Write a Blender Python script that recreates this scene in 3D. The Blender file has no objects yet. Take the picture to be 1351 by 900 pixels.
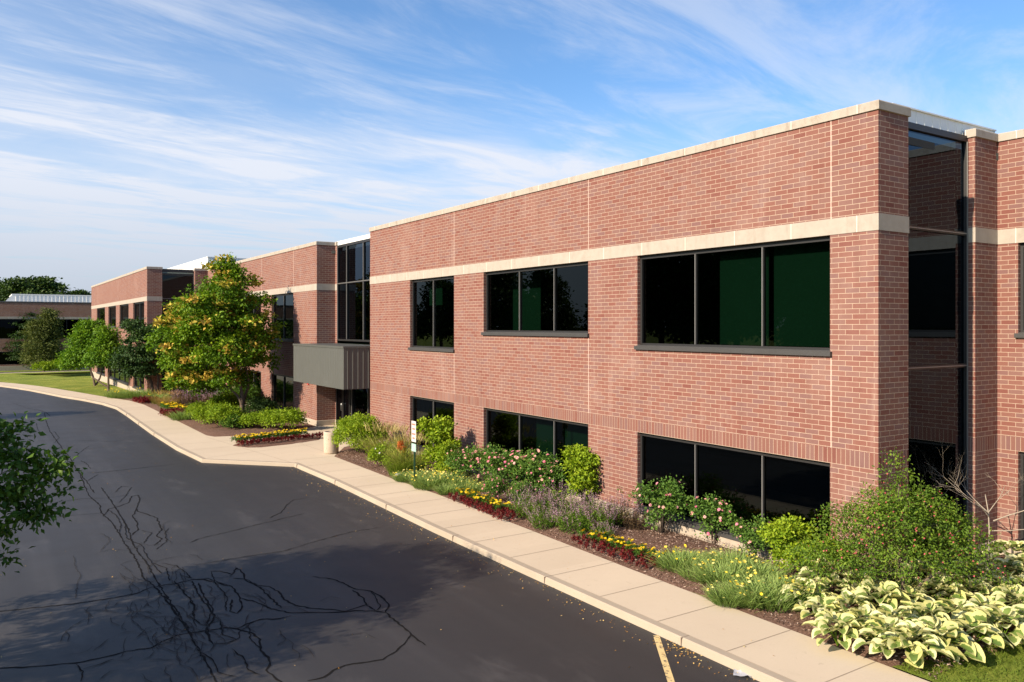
import bpy, math, random
import numpy as np
from mathutils import Vector, geometry

random.seed(7)
RNG = np.random.default_rng(11)
sc = bpy.context.scene
COL = sc.collection
PI = math.pi

# ------------------------------------------------------------------ camera model
F, CX, HY, CAMH = 1070.0, 675.5, 430.5, 5.05
TH = math.atan(703.5 / 1070.0)
SN, CN = math.sin(TH), math.cos(TH)


def gp(px, py, z=0.05):
    """ground position (metres) of a spot measured on the photograph"""
    d = (CAMH - z) * F / (py - HY)
    r = (px - CX) / F * d
    return (r * CN + d * SN, d * CN - r * SN)


def depth(x, y):
    return x * SN + y * CN


cam_d = bpy.data.cameras.new("camera")
cam = bpy.data.objects.new("camera", cam_d)
COL.objects.link(cam)
cam.location = (0, 0, CAMH)
cam.rotation_euler = (PI / 2, 0, -TH)
cam_d.sensor_width = 36
cam_d.lens = F / 1351.0 * 36
cam_d.shift_y = -(450 - HY) / 1351.0
cam_d.clip_start = 0.1
cam_d.clip_end = 6000
sc.camera = cam

# ------------------------------------------------------------------ light and sky
SUN_EL = math.radians(28)
SUN_AZ = math.radians(4.0)          # sun stands over -X, a touch towards -Y
world = bpy.data.worlds.new("World")
sc.world = world
world.use_nodes = True


class NT:
    def __init__(self, tree):
        self.t = tree
        tree.nodes.clear()

    def n(self, typ, **kw):
        nd = self.t.nodes.new(typ)
        for k, v in kw.items():
            setattr(nd, k, v)
        return nd

    def set(self, sock, v):
        if isinstance(v, bpy.types.NodeSocket):
            self.t.links.new(v, sock)
        elif v is not None:
            if isinstance(v, (tuple, list)) and len(v) == 3 and sock.type == 'RGBA':
                v = (*v, 1)
            sock.default_value = v

    def math(self, op, a, b=None, c=None, clamp=False):
        nd = self.n('ShaderNodeMath', operation=op, use_clamp=clamp)
        self.set(nd.inputs[0], a)
        if b is not None: self.set(nd.inputs[1], b)
        if c is not None: self.set(nd.inputs[2], c)
        return nd.outputs[0]

    def mix(self, f, a, b, blend='MIX'):
        nd = self.n('ShaderNodeMix', data_type='RGBA', blend_type=blend)
        self.set(nd.inputs[0], f); self.set(nd.inputs[6], a); self.set(nd.inputs[7], b)
        return nd.outputs[2]

    def ramp(self, f, stops, interp='LINEAR'):
        nd = self.n('ShaderNodeValToRGB')
        cr = nd.color_ramp
        cr.interpolation = interp
        while len(cr.elements) < len(stops): cr.elements.new(0.5)
        for e, (p, c) in zip(cr.elements, stops):
            e.position = p
            e.color = (*c, 1) if len(c) == 3 else c
        self.set(nd.inputs[0], f)
        return nd.outputs[0]

    def smooth(self, v, lo, hi):
        nd = self.n('ShaderNodeMapRange', interpolation_type='SMOOTHSTEP')
        self.set(nd.inputs[0], v); nd.inputs[1].default_value = lo; nd.inputs[2].default_value = hi
        return nd.outputs[0]

    def noise(self, vec, scale, detail=4, rough=0.55, dist=0.0, out=0):
        nd = self.n('ShaderNodeTexNoise')
        if vec is not None: self.set(nd.inputs['Vector'], vec)
        nd.inputs['Scale'].default_value = scale
        nd.inputs['Detail'].default_value = detail
        nd.inputs['Roughness'].default_value = rough
        nd.inputs['Distortion'].default_value = dist
        return nd.outputs[out]

    def vec(self, x, y, z=0.0):
        nd = self.n('ShaderNodeCombineXYZ')
        self.set(nd.inputs[0], x); self.set(nd.inputs[1], y); self.set(nd.inputs[2], z)
        return nd.outputs[0]

    def xyz(self, v):
        nd = self.n('ShaderNodeSeparateXYZ'); self.set(nd.inputs[0], v)
        return nd.outputs


w = NT(world.node_tree)
sky = w.n('ShaderNodeTexSky', sky_type='NISHITA')
sky.sun_disc = False
sky.sun_elevation = SUN_EL
sky.sun_rotation = math.radians(270 - 4.0)   # 0 = +Y, clockwise: 270 = -X
sky.air_density = 1.0
sky.dust_density = 1.2
sky.ozone_density = 1.6
dirv = w.n('ShaderNodeTexCoord').outputs['Generated']
dx, dy, dz = w.xyz(dirv)
dzc = w.math('MAXIMUM', dz, 0.03)
qx = w.math('DIVIDE', dx, dzc); qy = w.math('DIVIDE', dy, dzc)
uu = w.math('ADD', w.math('MULTIPLY', qx, .9455), w.math('MULTIPLY', qy, .3256))
vv = w.math('ADD', w.math('MULTIPLY', qx, -.3256), w.math('MULTIPLY', qy, .9455))
wob = w.noise(w.vec(w.math('MULTIPLY', uu, .5), w.math('MULTIPLY', vv, .5)), 1.0, 3, .5)
streak = w.noise(w.vec(w.math('MULTIPLY', uu, .30), w.math('ADD', w.math('MULTIPLY', vv, .75), w.math('MULTIPLY', wob, 1.8))), 1.0, 10, .60, .9)
fluff = w.noise(w.vec(w.math('MULTIPLY', uu, .45), w.math('MULTIPLY', vv, 1.25), 4.2), 1.5, 10, .66, .5)
vw = w.math('ADD', vv, w.math('MULTIPLY', w.math('SUBTRACT', wob, .5), 2.4))
band = w.smooth(vw, 1.7, 4.0)
body = w.math('MULTIPLY', band, w.smooth(streak, .18, .76))
veil = w.math('MULTIPLY', w.smooth(fluff, .42, .72), w.math('ADD', .55, w.math('MULTIPLY', band, .2)))
haze_f = w.math('SUBTRACT', 1.0, w.smooth(dz, -.02, .30))
cm = w.math('ADD', w.math('MULTIPLY', body, .72), w.math('MULTIPLY', veil, .75), clamp=True)
cm = w.math('ADD', cm, w.math('MULTIPLY', haze_f, .62), clamp=True)
cm = w.math('MINIMUM', cm, .93)
ccol = w.mix(w.smooth(dz, .0, .20), (5.0, 5.5, 6.5), (7.6, 7.9, 8.7))
skyb = w.mix(1.0, sky.outputs[0], (1.10, 1.50, 1.88), 'MULTIPLY')
skyc = w.mix(cm, skyb, ccol)
bg = w.n('ShaderNodeBackground')
w.set(bg.inputs[0], skyc)
bg.inputs[1].default_value = 0.06
wo = w.n('ShaderNodeOutputWorld')
w.t.links.new(bg.outputs[0], wo.inputs[0])

sl = bpy.data.lights.new("sun", 'SUN')
sl.energy = 4.9
sl.angle = math.radians(0.6)
sl.color = (1.0, 0.85, 0.66)
sun = bpy.data.objects.new("sun", sl)
COL.objects.link(sun)
sd = Vector((math.cos(SUN_EL) * math.cos(SUN_AZ), math.cos(SUN_EL) * math.sin(SUN_AZ), -math.sin(SUN_EL)))
sun.rotation_euler = sd.to_track_quat('-Z', 'Y').to_euler()

vs = sc.view_settings
vs.view_transform = 'Standard'
vs.look = 'None'
vs.exposure = 0.9
vs.gamma = 1.0
vs.use_curve_mapping = False

# ------------------------------------------------------------------ materials


def mat(name):
    m = bpy.data.materials.new(name)
    m.use_nodes = True
    t = NT(m.node_tree)
    out = t.n('ShaderNodeOutputMaterial')
    return m, t, out


def principled(t, out, base, rough=.8, bump=None, bstr=.3, bdist=.01, metal=0.0, spec=None):
    p = t.n('ShaderNodeBsdfPrincipled')
    t.set(p.inputs['Base Color'], base)
    t.set(p.inputs['Roughness'], rough)
    p.inputs['Metallic'].default_value = metal
    if spec is not None: p.inputs['Specular IOR Level'].default_value = spec
    if bump is not None:
        b = t.n('ShaderNodeBump')
        b.inputs['Strength'].default_value = bstr
        b.inputs['Distance'].default_value = bdist
        t.set(b.inputs['Height'], bump)
        t.t.links.new(b.outputs[0], p.inputs['Normal'])
    t.t.links.new(p.outputs[0], out.inputs[0])
    return p


def pos(t):
    return t.n('ShaderNodeNewGeometry').outputs['Position']


def simple(name, col, rough=.7, var=.12, scale=6, metal=0.0, spec=None):
    m, t, out = mat(name)
    n = t.noise(pos(t), scale, 4)
    c = t.mix(n, tuple(x * (1 - var) for x in col), tuple(min(1, x * (1 + var)) for x in col))
    principled(t, out, c, rough, metal=metal, spec=spec)
    return m


def brick_mat(name, bw, bh, off, mo=.0105, gain=1.0):
    m, t, out = mat(name)
    uv = t.n('ShaderNodeUVMap').outputs[0]
    u, v, _ = t.xyz(uv)
    vr = t.math('DIVIDE', v, bh)
    row = t.math('FLOOR', vr)
    o = t.math('MULTIPLY', t.math('FLOORED_MODULO', row, 2.0), off)
    us = t.math('ADD', t.math('DIVIDE', u, bw), o)
    colm = t.math('FLOOR', us)
    fu = t.math('FRACT', us); fv = t.math('FRACT', vr)
    mk = t.math('MAXIMUM', t.math('LESS_THAN', fu, mo / bw), t.math('LESS_THAN', fv, mo / bh))
    wn = t.n('ShaderNodeTexWhiteNoise', noise_dimensions='2D')
    t.set(wn.inputs['Vector'], t.vec(colm, row))
    bc = t.ramp(wn.outputs[0], [(0, (.170 * gain, .062 * gain, .049 * gain)), (.12, (.196 * gain, .080 * gain, .061 * gain)),
                                (.45, (.200 * gain, .090 * gain, .070 * gain)), (.8, (.196 * gain, .100 * gain, .083 * gain)),
                                (1, (.180 * gain, .092 * gain, .083 * gain))])
    P = pos(t)
    fine = t.noise(P, 60, 3)
    bc = t.mix(t.math('MULTIPLY', fine, .35), bc, t.mix(1.0, bc, (.62, .6, .6), 'MULTIPLY'))
    big = t.noise(P, .45, 5, .6)
    mc = t.mix(t.noise(P, 3.0, 3), (.45, .335, .25), (.36, .265, .20))
    c = t.mix(mk, bc, mc)
    # faint chalky bloom left by the mortar
    c = t.mix(t.math('MULTIPLY', t.smooth(big, .48, .75), .16), c, (.42, .29, .24))
    c = t.mix(t.math('MULTIPLY', t.smooth(t.noise(P, 1.1, 4), .52, .8), .25), c, (.17, .075, .06))
    run = t.noise(t.vec(t.math('MULTIPLY', u, 2.6), t.math('MULTIPLY', v, .22)), 1.0, 5, .65)
    c = t.mix(t.math('MULTIPLY', t.smooth(run, .54, .74), .30), c, t.mix(1.0, c, (.62, .58, .56), 'MULTIPLY'))
    c = t.mix(t.math('MULTIPLY', t.smooth(run, .46, .28), .14), c, (.46, .35, .30))
    principled(t, out, c, .88, t.math('SUBTRACT', 1.0, mk), .55, .006, spec=.25)
    return m


def stone_mat(name, stain):
    m, t, out = mat(name)
    uv = t.n('ShaderNodeUVMap').outputs[0]
    u, v, _ = t.xyz(uv)
    P = pos(t)
    px, py, pz = t.xyz(P)
    c = t.mix(t.noise(P, 5, 6, .6), (.40, .35, .295), (.29, .25, .21))
    drip = t.noise(t.vec(t.math('MULTIPLY', u, 5.0), t.math('MULTIPLY', v, .8)), 1.0, 5, .65)
    c = t.mix(t.math('MULTIPLY', t.smooth(drip, .5, .72), stain), c, (.23, .19, .15))
    c = t.mix(t.math('MULTIPLY', t.smooth(t.noise(P, 3.2, 7, .72), .50, .66), stain * .75), c, (.26, .21, .165))
    j = t.math('LESS_THAN', t.math('FRACT', t.math('DIVIDE', u, 1.52)), .008)
    c = t.mix(j, c, (.70, .62, .52))
    principled(t, out, c, .85, t.noise(P, 40, 4), .15, .01, spec=.25)
    return m


def leaf_mat(name, stops, trans=.35, rough=.5, spec=.35, transcol=None):
    trans *= .8; rough = max(rough, .55); spec *= .5
    """colour by the per-leaf 'tint' value, so every leaf is its own shade"""
    m, t, out = mat(name)
    a = t.n('ShaderNodeAttribute'); a.attribute_name = 'tint'
    c = t.ramp(a.outputs['Fac'], stops)
    p = t.n('ShaderNodeBsdfPrincipled')
    t.set(p.inputs['Base Color'], c)
    p.inputs['Roughness'].default_value = rough
    p.inputs['Specular IOR Level'].default_value = spec
    tr = t.n('ShaderNodeBsdfTranslucent')
    t.set(tr.inputs[0], t.mix(1.0, c, transcol or (1.25, 1.3, .55), 'MULTIPLY'))
    mx = t.n('ShaderNodeMixShader'); mx.inputs[0].default_value = trans
    t.t.links.new(p.outputs[0], mx.inputs[1]); t.t.links.new(tr.outputs[0], mx.inputs[2])
    t.t.links.new(mx.outputs[0], out.inputs[0])
    return m


M = {}
M['brick'] = brick_mat('brick', .3048, .1016, .5)
M['soldier'] = brick_mat('soldier_brick', .1016, .31, 0.0, .010, .95)
M['stone'] = stone_mat('limestone', .40)
M['coping'] = stone_mat('weathered_limestone', .80)
M['footing'] = simple('footing_concrete', (.36, .30, .235), .9, .2, 4)
M['bronze'] = simple('bronze_anodised', (.016, .015, .015), .5, .15, 3, 0.0)
M['bronze_sill'] = simple('bronze_sill_metal', (.045, .043, .042), .5, .15, 3)
M['alu'] = simple('aluminium_mullion', (.22, .21, .20), .4, .1, 3, .3)
M['sealant'] = simple('pale_sealant', (.62, .48, .40), .8, .1, 5)
M['inside'] = simple('dim_interior', (.045, .045, .04), .9, .2, 2)
M['blind'] = simple('window_blind', (.42, .45, .40), .8, .05, 2)
M['roofing'] = simple('roof_membrane', (.38, .37, .35), .9, .15, 2)
M['white_metal'] = simple('white_metal_panel', (.78, .77, .73), .45, .05, 1.5)
M['door_metal'] = simple('door_metal', (.02, .02, .02), .35, .1, 3)
M['handle'] = simple('brushed_handle', (.3, .3, .29), .3, .05, 3, .9)
M['red_box'] = simple('red_enamel', (.45, .02, .02), .4, .05, 5)


def canopy_mat():
    m, t, out = mat('grey_canopy_metal')
    P = pos(t)
    c = t.mix(t.noise(P, 1.2, 4), (.082, .084, .077), (.068, .070, .064))
    principled(t, out, c, .5, spec=.4)
    return m


M['canopy'] = canopy_mat()


def glass_mat(name, tint, refl=1.62):
    m, t, out = mat(name)
    tr = t.n('ShaderNodeBsdfTransparent'); t.set(tr.inputs[0], tint)
    gl = t.n('ShaderNodeBsdfGlossy'); gl.inputs['Roughness'].default_value = .004
    t.set(gl.inputs[0], (.60, .70, .72) if 'green' in name else (.46, .60, .78))
    b = t.n('ShaderNodeBump'); b.inputs['Strength'].default_value = .02; b.inputs['Distance'].default_value = .05
    t.set(b.inputs['Height'], t.noise(pos(t), .9, 2))
    t.t.links.new(b.outputs[0], gl.inputs['Normal'])
    fr = t.n('ShaderNodeFresnel'); fr.inputs[0].default_value = refl
    mx = t.n('ShaderNodeMixShader')
    t.t.links.new(fr.outputs[0], mx.inputs[0])
    t.t.links.new(tr.outputs[0], mx.inputs[1]); t.t.links.new(gl.outputs[0], mx.inputs[2])
    t.t.links.new(mx.outputs[0], out.inputs[0])
    return m


M['glass'] = glass_mat('green_tinted_glass', (.050, .112, .080), 1.42)
M['glass_black'] = glass_mat('black_tinted_glass', (.015, .016, .017), 1.22)
M['glass_dark'] = glass_mat('dark_tinted_glass', (.05, .06, .058), 1.5)


def asphalt_mat():
    m, t, out = mat('sealed_asphalt')
    P = pos(t)
    x, y, z = t.xyz(P)
    big = t.noise(P, .12, 5, .6)
    lane = t.noise(t.vec(t.math('MULTIPLY', x, .9), t.math('MULTIPLY', y, .04)), 1.0, 4, .6)
    c = t.mix(big, (.022, .0203, .0200), (.036, .0335, .033))
    c = t.mix(t.math('MULTIPLY', t.smooth(lane, .45, .75), .45), c, (.066, .063, .063))
    edge = t.smooth(t.math('ADD', x, t.math('MULTIPLY', t.noise(P, .5, 5, .65), 4.0)), 5.0, 9.5)
    c = t.mix(t.math('MULTIPLY', edge, .55), c, (.020, .0185, .0185))
    pale = t.smooth(t.noise(t.vec(t.math('MULTIPLY', x, 1.0), t.math('MULTIPLY', y, .35), 3.0), .8, 6, .7), .55, .75)
    c = t.mix(t.math('MULTIPLY', pale, .40), c, (.095, .088, .084))
    fine = t.noise(P, 90, 3, .7)
    c = t.mix(t.math('MULTIPLY', t.smooth(fine, .5, .8), .5), c, (.10, .094, .09))
    spot = t.smooth(t.noise(P, 1.6, 6, .65), .60, .78)
    c = t.mix(t.math('MULTIPLY', spot, .35), c, (.02, .02, .022))
    r = t.mix(t.noise(P, .8, 3), (.50, .50, .50), (.66, .66, .66))
    principled(t, out, c, r, t.noise(P, 120, 4, .7), .35, .006, spec=.42)
    return m


M['asphalt'] = asphalt_mat()
M['seal'] = simple('crack_sealant', (.0115, .0105, .010), .9, .3, 8, 0, .1)
M['crack'] = simple('open_crack', (.013, .012, .012), .9, .3, 8)


def concrete_mat(name, a, b):
    m, t, out = mat(name)
    P = pos(t)
    c = t.mix(t.noise(P, .7, 6, .65), a, b)
    c = t.mix(t.math('MULTIPLY', t.smooth(t.noise(P, 45, 3), .5, .8), .25), c, tuple(x * .72 for x in a))
    c = t.mix(t.math('MULTIPLY', t.smooth(t.noise(P, 2.2, 7, .7), .58, .75), .22), c, tuple(x * .6 for x in a))
    x_, y_, z_ = t.xyz(P)
    sl_ = t.n('ShaderNodeTexWhiteNoise', noise_dimensions='1D')
    t.set(sl_.inputs['W'], t.math('FLOOR', t.math('DIVIDE', t.math('ADD', y_, 8.0), 1.655)))
    c = t.mix(t.math('MULTIPLY', sl_.outputs[0], .22), c, t.mix(1.0, c, (.70, .68, .66), 'MULTIPLY'))
    c = t.mix(t.math('MULTIPLY', t.smooth(t.noise(P, 5.5, 5, .7), .62, .74), .35), c, tuple(x * .5 for x in a))
    principled(t, out, c, .88, t.noise(P, 80, 3), .15, .004, spec=.25)
    return m


M['walk'] = concrete_mat('sidewalk_concrete', (.575, .472, .35), (.50, .408, .30))
M['curb'] = concrete_mat('curb_concrete', (.41, .337, .255), (.31, .255, .195))
M['walk_joint'] = simple('dark_joint', (.27, .205, .15), .95, .2, 5)  # dark brown line colour for the walk and curb joints


def mulch_mat():
    m, t, out = mat('bark_mulch')
    P = pos(t)
    n1 = t.noise(P, 22, 6, .7, .6)
    n2 = t.noise(P, 2.0, 4)
    c = t.ramp(n1, [(.25, (.04, .022, .016)), (.45, (.14, .082, .060)), (.6, (.235, .15, .112)), (.78, (.40, .29, .225))])
    c = t.mix(t.math('MULTIPLY', n2, .5), c, t.mix(1.0, c, (.75, .6, .52), 'MULTIPLY'))
    principled(t, out, c, .95, n1, 1.0, .04, spec=.1)
    return m


M['mulch'] = mulch_mat()


def lawn_mat():
    m, t, out = mat('lawn')
    P = pos(t)
    c = t.ramp(t.noise(P, .35, 6, .65), [(.3, (.105, .150, .020)), (.5, (.190, .225, .034)), (.7, (.30, .29, .058))])
    fine = t.noise(P, 18, 5, .75)
    c = t.mix(t.math('MULTIPLY', t.smooth(fine, .45, .7), .5), c, t.mix(1.0, c, (.45, .55, .5), 'MULTIPLY'))
    principled(t, out, c, .9, fine, .8, .05, spec=.1)
    return m


M['lawn'] = lawn_mat()
M['paint'] = None


def paint_mat():
    m, t, out = mat('worn_yellow_paint')
    P = pos(t)
    wear = t.smooth(t.noise(P, 9, 6, .7), .53, .62)
    c = t.mix(wear, (.62, .45, .20), (.07, .06, .055))
    principled(t, out, c, .8)
    return m


M['paint'] = paint_mat()


def bark_mat(name, a, b):
    m, t, out = mat(name)
    P = pos(t)
    x, y, z = t.xyz(P)
    n = t.noise(t.vec(t.math('MULTIPLY', x, 30.0), t.math('MULTIPLY', y, 30.0), t.math('MULTIPLY', z, 5.0)), 1.0, 5, .7)
    principled(t, out, t.mix(n, a, b), .9, n, .6, .02, spec=.15)
    return m


M['bark'] = bark_mat('grey_brown_bark', (.06, .043, .032), (.19, .14, .105))
M['bark_dark'] = bark_mat('dark_bark', (.035, .026, .02), (.11, .08, .06))
M['bark_pale'] = bark_mat('bleached_twigs', (.22, .18, .14), (.42, .36, .29))

G = leaf_mat
M['l_lilac'] = G('lilac_tree_leaves', [(0, (.045, .100, .006)), (.5, (.105, .200, .010)), (.85, (.20, .295, .014)), (1, (.32, .37, .020))])
M['f_lilac'] = G('faded_lilac_panicles', [(0, (.46, .29, .06)), (.5, (.50, .38, .07)), (1, (.36, .38, .05))], .25, .8, .1, (1.1, 1.0, .6))
M['l_lime'] = G('lime_leaves', [(0, (.110, .195, .010)), (.5, (.215, .310, .016)), (1, (.36, .43, .028))], .35)
M['l_mid'] = G('mid_green_leaves', [(0, (.035, .085, .010)), (.5, (.075, .150, .016)), (1, (.14, .225, .025))])
M['l_dark'] = G('dark_green_leaves', [(0, (.014, .036, .010)), (.5, (.030, .066, .014)), (1, (.060, .105, .022))], .25)
M['l_fore'] = G('foreground_leaves', [(0, (.026, .062, .010)), (.5, (.055, .118, .014)), (.9, (.100, .175, .018)), (1, (.17, .22, .022))], .3, .42, .45)
M['l_olive'] = G('olive_leaves', [(0, (.060, .075, .018)), (.5, (.105, .125, .026)), (1, (.18, .195, .045))])
M['l_conif'] = G('conifer_sprays', [(0, (.045, .065, .016)), (.5, (.088, .110, .024)), (1, (.15, .165, .040))], .2, .7)
M['l_far'] = G('far_tree_leaves', [(0, (.020, .042, .010)), (.5, (.042, .078, .016)), (1, (.080, .12, .024))], .25)
M['l_mag'] = G('fresh_green_leaves', [(0, (.045, .110, .008)), (.5, (.105, .210, .012)), (1, (.21, .32, .022))])
M['l_rose'] = G('rose_leaves', [(0, (.045, .100, .016)), (.5, (.090, .180, .028)), (.9, (.16, .26, .040)), (1, (.26, .15, .04))])
M['f_pink'] = G('pink_petals', [(0, (.72, .36, .30)), (.4, (.80, .48, .40)), (.7, (.75, .26, .36)), (.9, (.66, .07, .20)), (1, (.70, .50, .34))], .3, .6, .2, (1, .9, .9))
M['f_yellow'] = G('yellow_petals', [(0, (.70, .46, .01)), (.6, (.80, .60, .02)), (1, (.82, .66, .10))], .2, .7, .1, (1, .9, .4))
M['f_pale'] = G('pale_yellow_petals', [(0, (.72, .58, .06)), (.6, (.80, .68, .14)), (1, (.82, .74, .28))], .2, .7, .1, (1, .95, .5))
M['l_marig'] = G('marigold_leaves', [(0, (.035, .095, .012)), (1, (.095, .185, .022))])
M['l_red'] = G('crimson_leaves', [(0, (.055, .010, .010)), (.6, (.135, .016, .016)), (1, (.27, .028, .028))], .3, .5, .3, (1.3, .5, .5))
M['l_silver'] = G('grey_green_blades', [(0, (.09, .160, .030)), (.5, (.175, .265, .060)), (1, (.31, .38, .12))], .25)
M['l_catmint'] = G('perennial_leaves', [(0, (.050, .105, .012)), (.5, (.110, .195, .020)), (1, (.20, .29, .032))])
M['f_purple'] = G('mauve_flower_spikes', [(0, (.16, .10, .09)), (.5, (.29, .18, .21)), (1, (.46, .33, .38))], .3, .7, .1, (1, .9, 1))
M['l_bronze'] = G('bronze_foliage', [(0, (.070, .050, .028)), (.5, (.13, .085, .048)), (1, (.20, .14, .06))])
M['grass_tall'] = G('ornamental_grass', [(0, (.080, .14, .014)), (.45, (.17, .225, .026)), (.7, (.30, .29, .07)), (1, (.44, .33, .17))], .35, .6, .2)
M['grass_russet'] = G('russet_grass', [(0, (.14, .15, .03)), (.5, (.26, .18, .05)), (1, (.38, .22, .09))], .3, .6, .2)
M['grass'] = G('lawn_blades', [(0, (.07, .115, .014)), (.6, (.135, .185, .024)), (1, (.28, .26, .06))], .35, .6, .2)
M['l_coto'] = G('small_glossy_leaves', [(0, (.048, .100, .012)), (.5, (.105, .180, .018)), (1, (.20, .275, .030))])
M['f_berry'] = G('rosy_fruits', [(0, (.36, .06, .07)), (1, (.55, .14, .14))], .1, .5, .4, (1, .7, .7))
M['f_orange'] = G('orange_dry_spike', [(0, (.50, .13, .03)), (1, (.66, .24, .07))], .2, .8, .1, (1, .7, .5))
M['fallen'] = G('fallen_leaf', [(0, (.34, .15, .03)), (.5, (.52, .29, .07)), (1, (.60, .48, .22))], .1, .8, .1)
M['chips'] = G('bark_chips', [(0, (.07, .04, .028)), (.5, (.21, .13, .095)), (1, (.46, .35, .28))], .02, .95, .1)


def hosta_mat():
    m, t, out = mat('hosta_leaf')
    a = t.n('ShaderNodeAttribute'); a.attribute_name = 'tint'      # leaf shade
    e = t.n('ShaderNodeAttribute'); e.attribute_name = 'margin'    # 0 midrib .. 1 edge
    n = t.noise(pos(t), 26, 3)
    k = t.smooth(t.math('ADD', e.outputs['Fac'], t.math('MULTIPLY', t.math('SUBTRACT', n, .5), .5)), .46, .56)
    g = t.mix(a.outputs['Fac'], (.115, .185, .040), (.235, .315, .075))
    cr = t.mix(a.outputs['Fac'], (.60, .58, .19), (.78, .75, .42))
    c = t.mix(k, g, cr)
    p = t.n('ShaderNodeBsdfPrincipled')
    t.set(p.inputs['Base Color'], c); p.inputs['Roughness'].default_value = .45
    p.inputs['Specular IOR Level'].default_value = .4
    tr = t.n('ShaderNodeBsdfTranslucent'); t.set(tr.inputs[0], c)
    mx = t.n('ShaderNodeMixShader'); mx.inputs[0].default_value = .3
    t.t.links.new(p.outputs[0], mx.inputs[1]); t.t.links.new(tr.outputs[0], mx.inputs[2])
    t.t.links.new(mx.outputs[0], out.inputs[0])
    return m


M['hosta'] = hosta_mat()
M['can'] = None


def can_mat():
    m, t, out = mat('exposed_aggregate')
    P = pos(t)
    v = t.noise(P, 55, 3, .7)
    c = t.ramp(v, [(.3, (.36, .27, .20)), (.5, (.44, .35, .265)), (.7, (.52, .44, .34))])
    principled(t, out, c, .9, v, .5, .01)
    return m


M['can'] = can_mat()
M['can_liner'] = simple('dark_liner', (.03, .022, .02), .6)
M['post'] = simple('green_post', (.018, .065, .030), .5, .2, 8)
M['sign'] = simple('white_sign_face', (.52, .50, .47), .5, .04, 4)
M['sign_mint'] = simple('pale_mint_sign', (.30, .45, .39), .5, .04, 4)
M['sign_ink'] = simple('faded_red_ink', (.40, .13, .09), .6, .1, 6)
M['plastic'] = simple('clear_litter', (.40, .41, .44), .3, .1, 9)
M['pale_rock'] = simple('pale_rock', (.60, .56, .48), .9, .15, 8)

# ------------------------------------------------------------------ object helpers


def link(o, parent=None):
    COL.objects.link(o)
    if parent is not None: o.parent = parent
    return o


def tag(o, label=None, cat=None, group=None, kind=None):
    if label: o['label'] = label
    if cat: o['category'] = cat
    if group: o['group'] = group
    if kind: o['kind'] = kind
    return o


def empty(name, loc, label, cat, group=None, rz=0.0):
    o = bpy.data.objects.new(name, None)
    o.empty_display_size = .2
    o.location = loc
    o.rotation_euler = (0, 0, rz)
    link(o)
    return tag(o, label, cat, group)


def copy_tree(o, parent=None):
    c = o.copy()
    COL.objects.link(c)
    if parent is not None: c.parent = parent
    for ch in list(o.children):
        copy_tree(ch, c)
    return c


def np_mesh(name, V, faces_flat, sizes, mats, parent=None, attrs=None, midx=None, smooth=False, loc=None):
    me = bpy.data.meshes.new(name)
    V = np.asarray(V, dtype=np.float32)
    me.vertices.add(len(V)); me.vertices.foreach_set('co', V.ravel())
    ff = np.asarray(faces_flat, dtype=np.int32); sz = np.asarray(sizes, dtype=np.int32)
    me.loops.add(len(ff)); me.loops.foreach_set('vertex_index', ff)
    me.polygons.add(len(sz))
    st = np.concatenate([[0], np.cumsum(sz)[:-1]]).astype(np.int32)
    me.polygons.foreach_set('loop_start', st)
    if midx is not None: me.polygons.foreach_set('material_index', np.asarray(midx, dtype=np.int32))
    for k, a in (attrs or {}).items():
        at = me.attributes.new(k, 'FLOAT', 'POINT')
        at.data.foreach_set('value', np.asarray(a, dtype=np.float32))
    for mm in (mats if isinstance(mats, (list, tuple)) else [mats]):
        me.materials.append(mm)
    me.update(calc_edges=True)
    if smooth: me.polygons.foreach_set('use_smooth', np.ones(len(sz), dtype=bool))
    o = bpy.data.objects.new(name, me)
    if loc is not None: o.location = loc
    return link(o, parent)


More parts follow.
